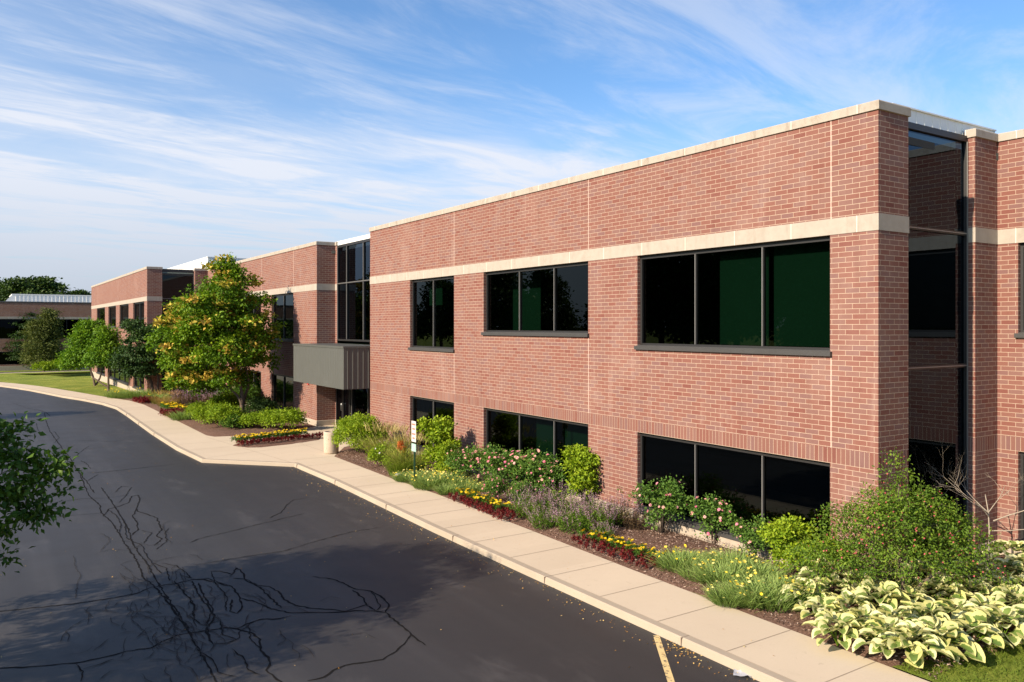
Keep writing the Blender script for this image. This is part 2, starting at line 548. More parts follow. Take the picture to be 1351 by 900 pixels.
class MB:
    """collects faces (with uv in metres) into one mesh"""

    def __init__(self):
        self.v, self.f, self.uv, self.m = [], [], [], []

    def face(self, pts, uvs=None, m=0):
        b = len(self.v)
        self.v += [tuple(p) for p in pts]
        self.f.append(list(range(b, b + len(pts))))
        self.uv += uvs if uvs else [(p[0] + p[1], p[2]) for p in pts]
        self.m.append(m)

    def box(self, x0, x1, y0, y1, z0, z1, m=0):
        p = [(x, y, z) for z in (z0, z1) for y in (y0, y1) for x in (x0, x1)]
        for q in ((0, 2, 3, 1), (4, 5, 7, 6), (0, 1, 5, 4), (2, 6, 7, 3), (0, 4, 6, 2), (1, 3, 7, 5)):
            pts = [p[i] for i in q]
            if q[0] == 0 and q[1] == 2 or q[0] == 4: uvs = [(a[1], a[0]) for a in pts]
            else: uvs = [(a[0] + a[1], a[2]) for a in pts]
            self.face(pts, uvs, m)

    def obox(self, c, ax, hx, hy, z0, z1, m=0):
        """box turned in plan: centre c, unit axis ax, half sizes"""
        ay = (-ax[1], ax[0])
        q = [(c[0] + ax[0] * i * hx + ay[0] * j * hy, c[1] + ax[1] * i * hx + ay[1] * j * hy) for i, j in ((-1, -1), (1, -1), (1, 1), (-1, 1))]
        self.prism(q, z0, z1, m)

    def prism(self, q, z0, z1, m=0, bottom=True):
        n = len(q)
        self.face([(x, y, z1) for x, y in q], [(y, x) for x, y in q], m)
        if bottom: self.face([(x, y, z0) for x, y in reversed(q)], [(y, x) for x, y in reversed(q)], m)
        for i in range(n):
            a, b = q[i], q[(i + 1) % n]
            L = math.dist(a, b)
            self.face([(*a, z0), (*b, z0), (*b, z1), (*a, z1)], [(0, z0), (L, z0), (L, z1), (0, z1)], m)

    def tube(self, pts, rad, seg=7, m=0, cap=True):
        pts = [Vector(p) for p in pts]
        if not hasattr(rad, '__len__'): rad = [rad] * len(pts)
        rings = []
        ref = Vector((0.13, .97, .2))
        for i, p in enumerate(pts):
            d = (pts[min(i + 1, len(pts) - 1)] - pts[max(i - 1, 0)]).normalized()
            a = d.cross(ref)
            if a.length < .05: a = d.cross(Vector((1, 0, 0)))
            a.normalize(); b = d.cross(a)
            rings.append([p + (a * math.cos(2 * PI * k / seg) + b * math.sin(2 * PI * k / seg)) * rad[i] for k in range(seg)])
        base = len(self.v)
        for r in rings:
            self.v += [tuple(q) for q in r]
        for i in range(len(pts) - 1):
            for k in range(seg):
                k2 = (k + 1) % seg
                self.f.append([base + i * seg + k, base + i * seg + k2, base + (i + 1) * seg + k2, base + (i + 1) * seg + k])
                self.uv += [(0, 0)] * 4
                self.m.append(m)
        if cap:
            self.f.append([base + (len(pts) - 1) * seg + k for k in range(seg)]); self.uv += [(0, 0)] * seg; self.m.append(m)

    def lathe(self, prof, seg=24, m=0, c=(0, 0, 0)):
        base = len(self.v)
        for r, z in prof:
            self.v += [(c[0] + r * math.cos(2 * PI * k / seg), c[1] + r * math.sin(2 * PI * k / seg), c[2] + z) for k in range(seg)]
        for i in range(len(prof) - 1):
            for k in range(seg):
                k2 = (k + 1) % seg
                self.f.append([base + i * seg + k, base + i * seg + k2, base + (i + 1) * seg + k2, base + (i + 1) * seg + k])
                self.uv += [(0, 0)] * 4
                self.m.append(m)

    def build(self, name, mats, parent=None, smooth=False, loc=None, bevel=0.0):
        flat = [i for f in self.f for i in f]
        o = np_mesh(name, np.array(self.v).reshape(-1, 3), flat, [len(f) for f in self.f], mats, parent, midx=self.m, smooth=smooth, loc=loc)
        uvl = o.data.uv_layers.new(name='UVMap')
        uvl.data.foreach_set('uv', np.array(self.uv, dtype=np.float32).ravel())
        if bevel:
            b = o.modifiers.new('bevel', 'BEVEL'); b.width = bevel; b.segments = 2; b.limit_method = 'ANGLE'
        return o


# ------------------------------------------------------------------ ground
def poly_sheet(name, pts, z, m, kind='structure', zf=None, grid=None):
    """flat sheet from a plan outline"""
    tris = geometry.tessellate_polygon([[Vector((x, y, 0)) for x, y in pts]])
    V = [(x, y, z if zf is None else zf(x, y)) for x, y in pts]
    fl = []
    for a, b, c in tris:
        A, B, Cc = (Vector(V[i][:2]) for i in (a, b, c))
        if (B - A).cross(Cc - A) < 0: b, c = c, b
        fl += [a, b, c]
    o = np_mesh(name, V, fl, [3] * len(tris), m)
    return tag(o, kind=kind)


def terr(y):
    t = min(1, max(0, (y - 72) / 45.0))
    return -.9 * t * t * (3 - 2 * t)


gm = MB()
xs = [-2500, -400, -120, -60, -30, -10, 0, 10, 20, 40, 90, 200, 500, 2500]
ys = [-2500, -300, -60, -20, 0, 30, 60, 72, 80, 88, 96, 104, 112, 118, 130, 160, 260, 600, 2500]
for i in range(len(xs) - 1):
    for j in range(len(ys) - 1):
        gm.face([(x, y, -.26 + terr(y)) for x, y in ((xs[i], ys[j]), (xs[i + 1], ys[j]), (xs[i + 1], ys[j + 1]), (xs[i], ys[j + 1]))])
tag(gm.build('ground', M['lawn']), kind='structure')

curb_top = [(9.46, -14), (9.47, 7.47), (9.47, 9.38), (9.47, 13.8), (9.50, 18), (9.70, 25.5), (9.66, 29.2), (7.05, 32.0), (6.86, 35.8), (6.88, 41.6), (7.08, 51), (7.12, 55.5), (6.75, 59.2), (6.0, 63), (5.06, 66.6), (3.4, 75), (1.56, 84.1), (-1.5, 97), (-9, 118)]
inner = [(11.22, -14), (11.22, 9.4), (11.26, 12.5), (11.38, 17.7), (11.45, 21.5), (11.38, 25), (11.45, 29.9), (12.7, 32.0), (14.19, 32.81), (15.16, 32.82), (15.16, 39.45), (14.19, 39.45), (14.0, 39.2), (10.79, 37.75), (8.95, 38.2), (8.75, 38.9), (8.82, 48), (8.84, 56.3), (8.5, 59.9), (7.82, 62.6), (6.9, 67), (5.1, 75.5), (1.71, 92.7), (0.2, 99), (-7.4, 118.6)]
Zr, Zw, Zb = -.10, .03, .05


def zroad(x, y): return Zr + terr(y) * .95


def zwalk(x, y): return Zw + terr(y) * .95


def resample(pl, step):
    out = [pl[0]]
    for a, b in zip(pl, pl[1:]):
        n = max(1, int(math.dist(a, b) / step))
        for k in range(1, n + 1):
            out.append((a[0] + (b[0] - a[0]) * k / n, a[1] + (b[1] - a[1]) * k / n))
    return out


# road sheet
left = [(-13, 118), (-6, 98), (-2.4, 84), (-1.2, 60), (-1.0, 30), (-1.0, -14)]
poly_sheet('road', [(x, y) for x, y in resample(curb_top, 4)] + resample(left, 4), Zr, M['asphalt'], zf=zroad)
poly_sheet('verge', [(-1.0, -14), (-1.0, 30), (-1.2, 60), (-2.4, 84), (-6, 98), (-13, 118), (-30, 118), (-30, -14)], -.05, M['lawn'], zf=lambda x, y: -.05 + terr(y) * .9)


def offset_line(pl, d):
    out = []
    for i, p in enumerate(pl):
        a = pl[max(i - 1, 0)]; b = pl[min(i + 1, len(pl) - 1)]
        t = Vector((b[0] - a[0], b[1] - a[1])).normalized()
        out.append((p[0] + t.y * d, p[1] - t.x * d))
    return out


# curb: swept profile, then the walk behind it
ct = resample(curb_top, 1.2)
# round the two plaza corners a little
back = offset_line(ct, .16)
cb = MB()
s_ = 0.0
for i in range(len(ct) - 1):
    a, b, a2, b2 = ct[i], ct[i + 1], back[i], back[i + 1]
    L = math.dist(a, b)
    za, zb_ = zwalk(*a), zwalk(*b)
    ta = offset_line([a, b], -.02)
    cb.face([(*ta[0], zroad(*a) - .05), (*ta[1], zroad(*b) - .05), (b[0], b[1], zb_ - .018), (a[0], a[1], za - .018)][::-1])
    fa = offset_line([a, b], .022)
    cb.face([(*a, za - .018), (*b, zb_ - .018), (*fa[1], zb_ + .002), (*fa[0], za + .002)][::-1])
    cb.face([(*fa[0], za + .002), (*fa[1], zb_ + .002), (*b2, zb_ + .002), (*a2, za + .002)][::-1])
    cb.face([(*a2, za + .002), (*b2, zb_ + .002), (*b2, zb_ - .2), (*a2, za - .2)][::-1])
# control joints in the curb
for Y in (-2, 1.6, 5.2, 9.42, 13.2, 17, 21, 25.2, 28.9, 41, 46, 51):
    X = np.interp(Y, [p[1] for p in curb_top], [p[0] for p in curb_top])
    cb.box(X - .026, X + .165, Y - .008, Y + .008, Zr, Zw + .006, 1)
tag(cb.build('kerb', [M['curb'], M['walk_joint']]), kind='structure')
bk = offset_line(resample(curb_top, 4), .16)
poly_sheet('sidewalk', bk + resample(inner, 4)[::-1], Zw, M['walk'], zf=zwalk)
jm = MB()


def strip(m, a, b, wd, z, mi=0):
    t = Vector((b[0] - a[0], b[1] - a[1])).normalized() * wd / 2
    n_ = (-t.y, t.x)
    m.face([(a[0] - n_[0], a[1] - n_[1], z), (b[0] - n_[0], b[1] - n_[1], z), (b[0] + n_[0], b[1] + n_[1], z), (a[0] + n_[0], a[1] + n_[1], z)][::-1], None, mi)


Y = -8.0
while Y < 30:
    xa = np.interp(Y, [p[1] for p in curb_top[:7]], [p[0] for p in curb_top[:7]]) + .17
    xb = np.interp(Y, [p[1] for p in inner[:7]], [p[0] for p in inner[:7]])
    strip(jm, (xa, Y), (xb, Y + .03), .014, Zw + .004)
    Y += 1.52 if Y > 5 else 1.7
for Y in np.arange(40.5, 66, 1.8):
    xa = np.interp(Y, [p[1] for p in curb_top[8:]], [p[0] for p in curb_top[8:]]) + .17
    strip(jm, (xa, Y), (xa + 1.6, Y + .02), .014, Zw + .004)
for (a, b) in (((7.3, 32.3), (11.9, 33.5)), ((9.6, 29.5), (8.6, 38.4)), ((7.1, 36.5), (14.1, 36.9)), ((11.6, 30.4), (11.4, 37.6)), ((7.2, 34.6), (8.7, 34.7))):
    strip(jm, a, b, .014, Zw + .004)
for i in range(len(bk) - 1):
    if -14 < bk[i][1] < 62: strip(jm, bk[i], bk[i + 1], .008, Zw + .0065)
tag(jm.build('sidewalk_joints', M['walk_joint']), kind='structure')

# planting beds
bed_main = [(11.22, 6.9), (11.22, 9.4), (11.26, 12.5), (11.38, 17.7), (11.45, 21.5), (11.38, 25), (11.45, 29.9), (12.7, 32.0), (14.19, 32.7), (14.19, 9.0), (15.2, 9.0), (18.9, 9.0), (18.9, 8.3), (15.5, 6.85), (13.5, 6.5), (12.4, 6.6)]


def bumpy_bed(name, outline, z, h, step=.35):
    from mathutils.geometry import delaunay_2d_cdt
    pts = [Vector(p) for p in resample(outline + outline[:1], step)[:-1]]
    n = len(pts)
    x0, x1 = min(p.x for p in pts), max(p.x for p in pts); y0, y1 = min(p.y for p in pts), max(p.y for p in pts)
    P = np.array([[p.x, p.y] for p in pts])
    ins = []
    for x in np.arange(x0, x1, step):
        for y in np.arange(y0, y1, step):
            q = (x + random.uniform(-.1, .1), y + random.uniform(-.1, .1))
            if inside(q, outline) and np.min((P[:, 0] - q[0]) ** 2 + (P[:, 1] - q[1]) ** 2) > (.22) ** 2:
                ins.append(Vector(q))
    r = delaunay_2d_cdt(pts + ins, [], [list(range(n))], 1, 1e-5)
    V, Fc = r[0], r[2]
    VV = []
    for v in V:
        d = math.sqrt(np.min((P[:, 0] - v.x) ** 2 + (P[:, 1] - v.y) ** 2))
        k = min(1, d / .6)
        VV.append((v.x, v.y, z - .03 + .03 * min(1, d / .2) + k * h * (.6 + .4 * math.sin(v.x * 2.1 + v.y * 1.3)) + random.uniform(-.012, .012) * k))
    fl = []
    for f in Fc:
        f = list(f)
        a, b, c = (V[i] for i in f[:3])
        if (b - a).cross(c - a) < 0: f.reverse()
        fl.append(f)
    o = np_mesh(name, VV, [i for f in fl for i in f], [len(f) for f in fl], M['mulch'], smooth=True)
    return tag(o, kind='structure')


def inside(p, poly):
    r = False
    x, y = p
    j = len(poly) - 1
    for i in range(len(poly)):
        a, b = poly[i], poly[j]
        if (a[1] > y) != (b[1] > y) and x < (b[0] - a[0]) * (y - a[1]) / (b[1] - a[1]) + a[0]: r = not r
        j = i
    return r


bumpy_bed('mulch_bed', bed_main, Zb, .09)
bed_left = [(14.0, 39.25), (10.79, 37.75), (8.95, 38.2), (8.75, 38.9), (8.82, 48), (8.84, 56.3), (8.5, 59.9), (7.9, 62.3), (10.0, 62.6), (14.19, 62.6), (14.19, 39.4)]
bumpy_bed('mulch_bed', bed_left, Zb, .09, .6)
island = [(8.85, 34.9), (9.2, 34.0), (9.75, 33.7), (11.3, 33.95), (12.7, 34.6), (13.1, 35.5), (12.7, 36.7), (11.5, 36.75), (10.3, 36.4), (9.3, 35.8)]
bumpy_bed('mulch_bed', island, .045, .05)
# lawn patches
poly_sheet('lawn', [(11.22, -14), (11.22, 6.9), (12.4, 6.6), (13.5, 6.5), (15.5, 6.85), (18.9, 8.3), (18.9, -14)], .048, M['lawn'])
far_in = inner[19:]
poly_sheet('lawn', far_in + [(2.5, 118.0), (9.9, 95), (10.0, 62.6), (7.85, 62.55)], .03, M['lawn'], zf=lambda x, y: .045 + terr(y) * .92)
# narrow drive in front of the far wing
poly_sheet('drive', [(-12, 119.5), (14, 121), (14, 123.6), (-12, 122)], -.84, M['asphalt'])
poly_sheet('path', [(-12, 118.2), (14, 119.8), (14, 120.9), (-12, 119.4)], -.82, M['walk'])

# ------------------------------------------------------------------ sealed cracks, traced on the photograph and laid on the road
rib = MB()
rr = random.Random(3)


def ribbon(pts, wd, mi=0, z=Zr + .004):
    P = [Vector(gp(x, y, Zr)) for x, y in pts]
    Q = [P[0]]
    for a, b in zip(P, P[1:]):
        n = max(1, min(14, int((b - a).length / .09)))
        side = Vector((-(b - a).y, (b - a).x)).normalized()
        for k in range(1, n + 1):
            q = a.lerp(b, k / n)
            if k < n: q = q + side * rr.uniform(-1, 1) * min(.020, (b - a).length * .06)
            Q.append(q)
    Ls, Rs = [], []
    for i, q in enumerate(Q):
        t = (Q[min(i + 1, len(Q) - 1)] - Q[max(i - 1, 0)]).normalized()
        hw = wd * .5 * rr.uniform(.5, 1.35) * (.35 if i in (0, len(Q) - 1) else 1)
        n_ = Vector((-t.y, t.x)) * hw
        Ls.append(q + n_); Rs.append(q - n_)
    zz = z + rr.uniform(0, .003)
    b = len(rib.v)
    for l, r in zip(Ls, Rs): rib.v += [(l.x, l.y, zz), (r.x, r.y, zz)]
    for i in range(len(Q) - 1):
        rib.f.append([b + 2 * i, b + 2 * i + 1, b + 2 * i + 3, b + 2 * i + 2]); rib.uv += [(0, 0)] * 4; rib.m.append(mi)


def z7(l): return [(x / 3, 600 + y / 3) for x, y in l]


def z6(l): return [(250 + x / 3.214, 620 + y / 3.214) for x, y in l]


def z0(l): return [(x / 5.625, 480 + y / 5.625) for x, y in l]


BROAD = [z7(l) for l in (
    [(-60, 626), (0, 620), (150, 605), (300, 590), (430, 570), (540, 550), (600, 525), (700, 510), (760, 495), (820, 490), (900, 515)],
    [(-60, 848), (0, 845), (150, 838), (300, 825), (420, 800), (500, 778), (600, 765), (640, 740), (700, 715), (760, 705), (830, 695), (900, 685)],
    [(400, 130), (430, 170), (470, 230), (510, 300), (520, 340), (550, 390), (590, 440), (620, 500), (660, 560), (700, 620), (740, 690), (780, 760), (820, 830), (850, 890), (880, 960)],
    [(310, 60), (350, 160), (395, 200), (400, 230), (440, 265), (470, 310), (500, 360), (530, 400), (555, 450), (570, 490), (610, 520), (670, 590), (720, 660), (745, 700)],
    [(410, 245), (430, 215), (470, 205), (510, 190), (520, 165), (545, 160), (555, 175), (540, 215), (545, 225), (580, 235), (620, 250), (640, 295), (620, 320), (640, 335), (610, 360)],
    [(540, 215), (525, 245), (545, 270), (545, 300), (520, 320)],
    [(690, 500), (740, 560), (770, 600), (765, 650)],
    [(760, 500), (790, 560), (830, 610), (850, 640), (820, 690), (830, 740)])] + [z6(l) for l in (
    [(0, 465), (60, 465), (110, 480), (180, 495), (215, 545), (220, 590), (200, 610), (170, 600), (180, 550)],
    [(90, 430), (130, 430), (180, 445), (200, 415), (230, 440), (240, 470), (290, 490), (340, 495), (380, 520), (400, 550), (450, 575), (520, 588), (600, 592), (660, 600), (740, 575), (760, 570)],
    [(185, 460), (240, 465), (300, 500), (340, 540), (390, 585)],
    [(220, 545), (280, 560), (350, 590), (430, 607), (520, 605), (620, 605), (700, 598), (790, 600), (830, 605), (845, 570), (810, 535), (770, 515), (700, 505), (660, 485), (610, 465), (520, 452)],
    [(830, 605), (870, 640), (910, 670), (940, 700), (960, 715), (1000, 745)],
    [(940, 700), (910, 740), (860, 780), (820, 805), (760, 815), (660, 830), (610, 850), (570, 880), (500, 895)],
    [(0, 695), (80, 680), (150, 670), (200, 675), (260, 690), (300, 720), (300, 765), (335, 795), (340, 830), (325, 850), (360, 880), (390, 900), (420, 940)],
    [(40, 480), (60, 540), (100, 590), (80, 640), (70, 690), (100, 740)],
    [(200, 675), (240, 655), (300, 635), (380, 632), (430, 620)],
    [(690, 510), (740, 545), (750, 575), (790, 600)])] + [z0(l) for l in (
    [(270, 340), (340, 360), (370, 385)], [(330, 360), (340, 420), (370, 500), (420, 570), (470, 640), (520, 700), (570, 790), (640, 870), (700, 960)])]
NARROW = [z7(l) for l in (
    [(455, 150), (480, 125), (520, 130), (500, 160), (470, 190)], [(620, 375), (660, 345), (655, 310), (670, 290)],
    [(640, 430), (700, 440), (740, 470), (760, 490), (720, 480)], [(650, 560), (690, 620), (750, 690)], [(300, 830), (330, 860), (320, 900)],
    [(330, 850), (400, 830), (450, 810)], [(215, 190), (320, 175), (420, 172), (510, 160)], [(220, 248), (320, 238), (400, 232)],
    [(355, 75), (480, 62), (580, 50), (690, 38)], [(450, 200), (490, 260), (500, 330), (560, 360), (600, 430), (640, 470)],
    [(560, 300), (600, 310), (570, 350)], [(430, 220), (460, 240), (480, 280), (470, 310)], [(600, 430), (660, 450), (670, 500)])] + [z6(l) for l in (
    [(0, 540), (20, 580), (20, 650), (30, 670)], [(100, 740), (160, 735), (210, 715), (210, 690), (250, 660), (260, 650)], [(770, 515), (790, 545), (810, 580), (790, 600)],
    [(340, 205), (390, 180), (410, 150), (440, 128), (500, 120)], [(0, 310), (40, 293), (160, 265), (320, 225), (490, 185)],
    [(20, 405), (200, 375), (400, 345), (550, 300), (680, 265), (810, 245)], [(90, 430), (110, 480), (160, 540), (150, 580), (160, 600)], [(0, 620), (60, 660), (130, 640), (140, 700), (200, 720)],
    [(250, 660), (260, 720), (300, 760)], [(30, 760), (90, 800), (120, 860), (200, 880)], [(180, 760), (230, 800), (250, 850), (300, 870)])] + [z0(l) for l in (
    [(270, 440), (280, 490), (320, 540)], [(640, 810), (760, 805), (900, 790), (1125, 765)], [(440, 580), (600, 570), (840, 580), (980, 560)], [(600, 720), (640, 740), (670, 780)],
    [(540, 720), (580, 670), (660, 610)], [(650, 870), (730, 820)], [(400, 500), (440, 550), (400, 590)], [(90, 290), (200, 330), (270, 345)], [(0, 360), (180, 362), (300, 372)], [(470, 390), (640, 385), (800, 380), (900, 370)])]
FINE = [z7(l) for l in (
    [(290, 400), (300, 450), (320, 480), (305, 520), (300, 570)], [(230, 750), (260, 700), (320, 660), (370, 645), (340, 620), (360, 600)],
    [(530, 590), (545, 630), (600, 650), (640, 680), (660, 710)], [(370, 780), (430, 730)], [(690, 760), (710, 830), (760, 850), (790, 900)], [(720, 740), (700, 790), (720, 820)])] + [z6(l) for l in (
    [(380, 680), (410, 720), (370, 750)], [(470, 740), (510, 770), (530, 800)], [(550, 560), (600, 540), (650, 548)], [(690, 700), (740, 690), (800, 720)], [(60, 520), (140, 520), (150, 560)])]
for i in range(130):   # the crazed patch round the sealed joint
    x = rr.gauss(225, 50); y = rr.gauss(820, 45)
    l = [(x, y)]
    a = rr.uniform(0, 2 * PI)
    for k in range(rr.randint(2, 5)):
        a += rr.uniform(-.9, .9); x += 13 * math.cos(a); y += 7 * math.sin(a); l.append((x, y))
    if all(p[1] < 960 for p in l): FINE.append(l)
for l in BROAD: ribbon(l, .036)
for l in NARROW: ribbon(l, .021, 0, Zr + .008)
for l in FINE: ribbon(l, .014, 1, Zr + .012)
tag(rib.build('road_cracks', [M['seal'], M['crack']]), kind='structure')
# parking bay line
pm = MB()
a, b = (9.42, 9.96), (7.9, 7.9)
strip(pm, a, b, .105, Zr + .005)
tag(pm.build('road_markings', M['paint']), kind='structure')

# ------------------------------------------------------------------ the brick office building
bld = empty('office_building', (14.2, 39.0, 0), 'long two storey red brick office building with stone bands and a grey entrance canopy', 'building')
BO = Vector(bld.location)


def bpart(mb, name, mats, parent=None, **k):
    """mesh written in world metres, stored relative to the building"""
    par = parent or bld
    mb.v = [(x - BO.x, y - BO.y, z - BO.z) for x, y, z in mb.v]
    return mb.build(name, mats, par, **k)


ZS0, ZS1, ZB0, ZB1, ZT, ZC = 2.32, 2.63, 6.87, 7.19, 9.15, 9.33
REV = .17   # depth of the window reveals


def runlen(path):
    s = [0.0]
    for a, b in zip(path, path[1:]): s.append(s[-1] + math.dist(a, b))
    return s


def brick_section(path, openings, base=-.3, zoff=0.0):
    """brick walls along a plan path (outside on the right hand); openings: {segment: [(s0,s1,z0,z1)...]} with s along the segment"""
    wall, sold = MB(), MB()
    S = runlen(path)
    for i, (a, b) in enumerate(zip(path, path[1:])):
        L = math.dist(a, b)
        d = ((b[0] - a[0]) / L, (b[1] - a[1]) / L)
        inn = (-d[1], d[0])

        def P(s, z, k=0.0): return (a[0] + d[0] * s + inn[0] * k, a[1] + d[1] * s + inn[1] * k, z + zoff)
        ops = openings.get(i, [])
        for z0, z1, kind in ((.30, ZS0, 'b'), (ZS0, ZS1, 's'), (ZS1, ZB0, 'b'), (ZB1, ZT, 'b')):
            tgt = wall if kind == 'b' else sold
            o_ = [o for o in ops if o[2] < z1 - .01 and o[3] > z0 + .01]
            ss = sorted({0.0, L, *[o[0] for o in o_], *[o[1] for o in o_]})
            zs = sorted({z0, z1, *[max(z0, o[2]) for o in o_], *[min(z1, o[3]) for o in o_]})
            for s0, s1 in zip(ss, ss[1:]):
                for y0, y1 in zip(zs, zs[1:]):
                    sm, ym = (s0 + s1) / 2, (y0 + y1) / 2
                    if any(o[0] < sm < o[1] and o[2] < ym < o[3] for o in o_): continue
                    vo = 0 if kind == 'b' else ZS0
                    uv = [(S[i] + s0, y0 - vo), (S[i] + s1, y0 - vo), (S[i] + s1, y1 - vo), (S[i] + s0, y1 - vo)]
                    tgt.face([P(s0, y0), P(s1, y0), P(s1, y1), P(s0, y1)], uv)
        for s0, s1, z0, z1 in ops:   # reveals
            wall.face([P(s0, z0), P(s0, z1), P(s0, z1, REV), P(s0, z0, REV)][::-1], [(0, z0), (0, z1), (REV, z1), (REV, z0)][::-1])
            wall.face([P(s1, z0), P(s1, z0, REV), P(s1, z1, REV), P(s1, z1)][::-1], [(0, z0), (REV, z0), (REV, z1), (0, z1)][::-1])
            wall.face([P(s0, z1), P(s1, z1), P(s1, z1, REV), P(s0, z1, REV)][::-1], [(s0, 0), (s1, 0), (s1, .09), (s0, .09)][::-1])
            wall.face([P(s0, z0), P(s0, z0, REV), P(s1, z0, REV), P(s1, z0)][::-1], [(s0, 0), (s0, .09), (s1, .09), (s1, 0)][::-1])
    return wall, sold


def sweep(path, prof, zoff=0.0):
    """profile of (outward offset, z) carried along the plan path, corners mitred"""
    m = MB()
    n = len(path)
    S = runlen(path)
    dirs = [Vector((b[0] - a[0], b[1] - a[1])).normalized() for a, b in zip(path, path[1:])]
    offs = []
    for i in range(n):
        d0 = dirs[max(i - 1, 0)]; d1 = dirs[min(i, n - 2)]
        n0 = Vector((d0.y, -d0.x)); n1 = Vector((d1.y, -d1.x))
        bis = (n0 + n1)
        k = bis / max(.2, bis.dot(n1)) if bis.length > .01 else n1
        offs.append(k)
    run = [0.0]
    for (o0, z0), (o1, z1) in zip(prof, prof[1:]): run.append(run[-1] + math.hypot(o1 - o0, z1 - z0))
    for i in range(n - 1):
        for j in range(len(prof) - 1):
            (o0, z0), (o1, z1) = prof[j], prof[j + 1]
            def Q(ii, o, z): return (path[ii][0] + offs[ii].x * o, path[ii][1] + offs[ii].y * o, z + zoff)
            m.face([Q(i, o0, z0), Q(i + 1, o0, z0), Q(i + 1, o1, z1), Q(i, o1, z1)], [(S[i], run[j]), (S[i + 1], run[j]), (S[i + 1], run[j + 1]), (S[i], run[j + 1])])
    return m


def window(a, b, z0, z1, mull, blinds=(), sill=True, parent=None, glass='glass', setback=.10, zoff=0.0, alu=True):
    """window filling an opening from plan point a to b (outside on the right hand); mull = fractions of the mullions"""
    L = math.dist(a, b)
    d = ((b[0] - a[0]) / L, (b[1] - a[1]) / L)
    inn = (-d[1], d[0])

    def bx(m, s0, s1, k0, k1, y0, y1, mi=0):
        q = [(a[0] + d[0] * s + inn[0] * k, a[1] + d[1] * s + inn[1] * k) for s, k in ((s0, k0), (s1, k0), (s1, k1), (s0, k1))]
        m.prism(q, y0 + zoff, y1 + zoff, mi)
    fr = MB()
    fw = .065
    k0, k1 = setback, setback + .09
    bx(fr, 0.003, fw, k0, k1, z0 + .003, z1 - .003)
    bx(fr, L - fw, L - .003, k0, k1, z0 + .003, z1 - .003)
    bx(fr, fw, L - fw, k0 + .004, k1, z1 - fw - .03, z1 - .003)
    bx(fr, fw, L - fw, k0 + .004, k1, z0 + .003, z0 + fw)
    for f in mull:
        s = L * f
        bx(fr, s - .024, s + .024, k0 + .008, k1, z0 + fw, z1 - fw - .03)
        if alu: bx(fr, s - .009, s + .009, k0 - .012, k0 + .006, z0 + fw, z1 - fw - .03, 1)
    f = bpart(fr, 'window', [M['bronze'], M['alu']], parent)
    g = MB()
    kk = setback + .05
    def W(s, k, z): return (a[0] + d[0] * s + inn[0] * k, a[1] + d[1] * s + inn[1] * k, z + zoff)
    edges = [fw] + [L * q for q in mull] + [L - fw]
    for s0, s1 in zip(edges, edges[1:]):
        g.face([W(s0, kk, z0 + .05), W(s1, kk, z0 + .05), W(s1, kk, z1 - .08), W(s0, kk, z1 - .08)])
    bpart(g, 'pane', M[glass], f)
    if sill:
        sm = MB()
        q = [W(-.05, -.07, 0)[:2], W(L + .05, -.07, 0)[:2], W(L + .05, -.003, 0)[:2], W(-.05, -.003, 0)[:2]]
        sm.prism(q, z0 - .10 + zoff, z0 - .005 + zoff)
        q2 = [W(.006, -.003, 0)[:2], W(L - .006, -.003, 0)[:2], W(L - .006, setback + .003, 0)[:2], W(.006, setback + .003, 0)[:2]]
        sm.prism(q2, z0 - .04 + zoff, z0 + .014 + zoff)
        bpart(sm, 'sill', M['bronze_sill'], f)
    for (f0, f1, t0, t1, k) in blinds:
        bm_ = MB()
        bx(bm_, L * f0, L * f1, setback + k, setback + k + .02, z0 + (z1 - z0) * t0, z0 + (z1 - z0) * t1)
        bpart(bm_, 'blind', M['blind'], f)
    return f


XF = 14.2
# ---- sections (plan paths, outside on the right)
P_far = [(10.05, 97.0), (10.05, 62.75), (11.05, 62.75), (11.05, 63.1)]
P_mid = [(13.3, 63.1), (13.3, 62.7), (14.2, 62.7), (14.2, 39.46), (15.17, 39.46), (15.17, 39.2)]
P_main = [(15.17, 32.81), (14.2, 32.81), (14.2, 9.0), (15.2, 9.0), (15.2, 9.35)]
P_wing = [(18.0, 9.35), (18.0, 9.15), (18.95, 9.15), (18.95, -16.0)]


def on(path, i, y0, y1, z0, z1):
    """opening between two world Ys on segment i (which runs towards -Y)"""
    return (path[i][1] - y0, path[i][1] - y1, z0, z1)


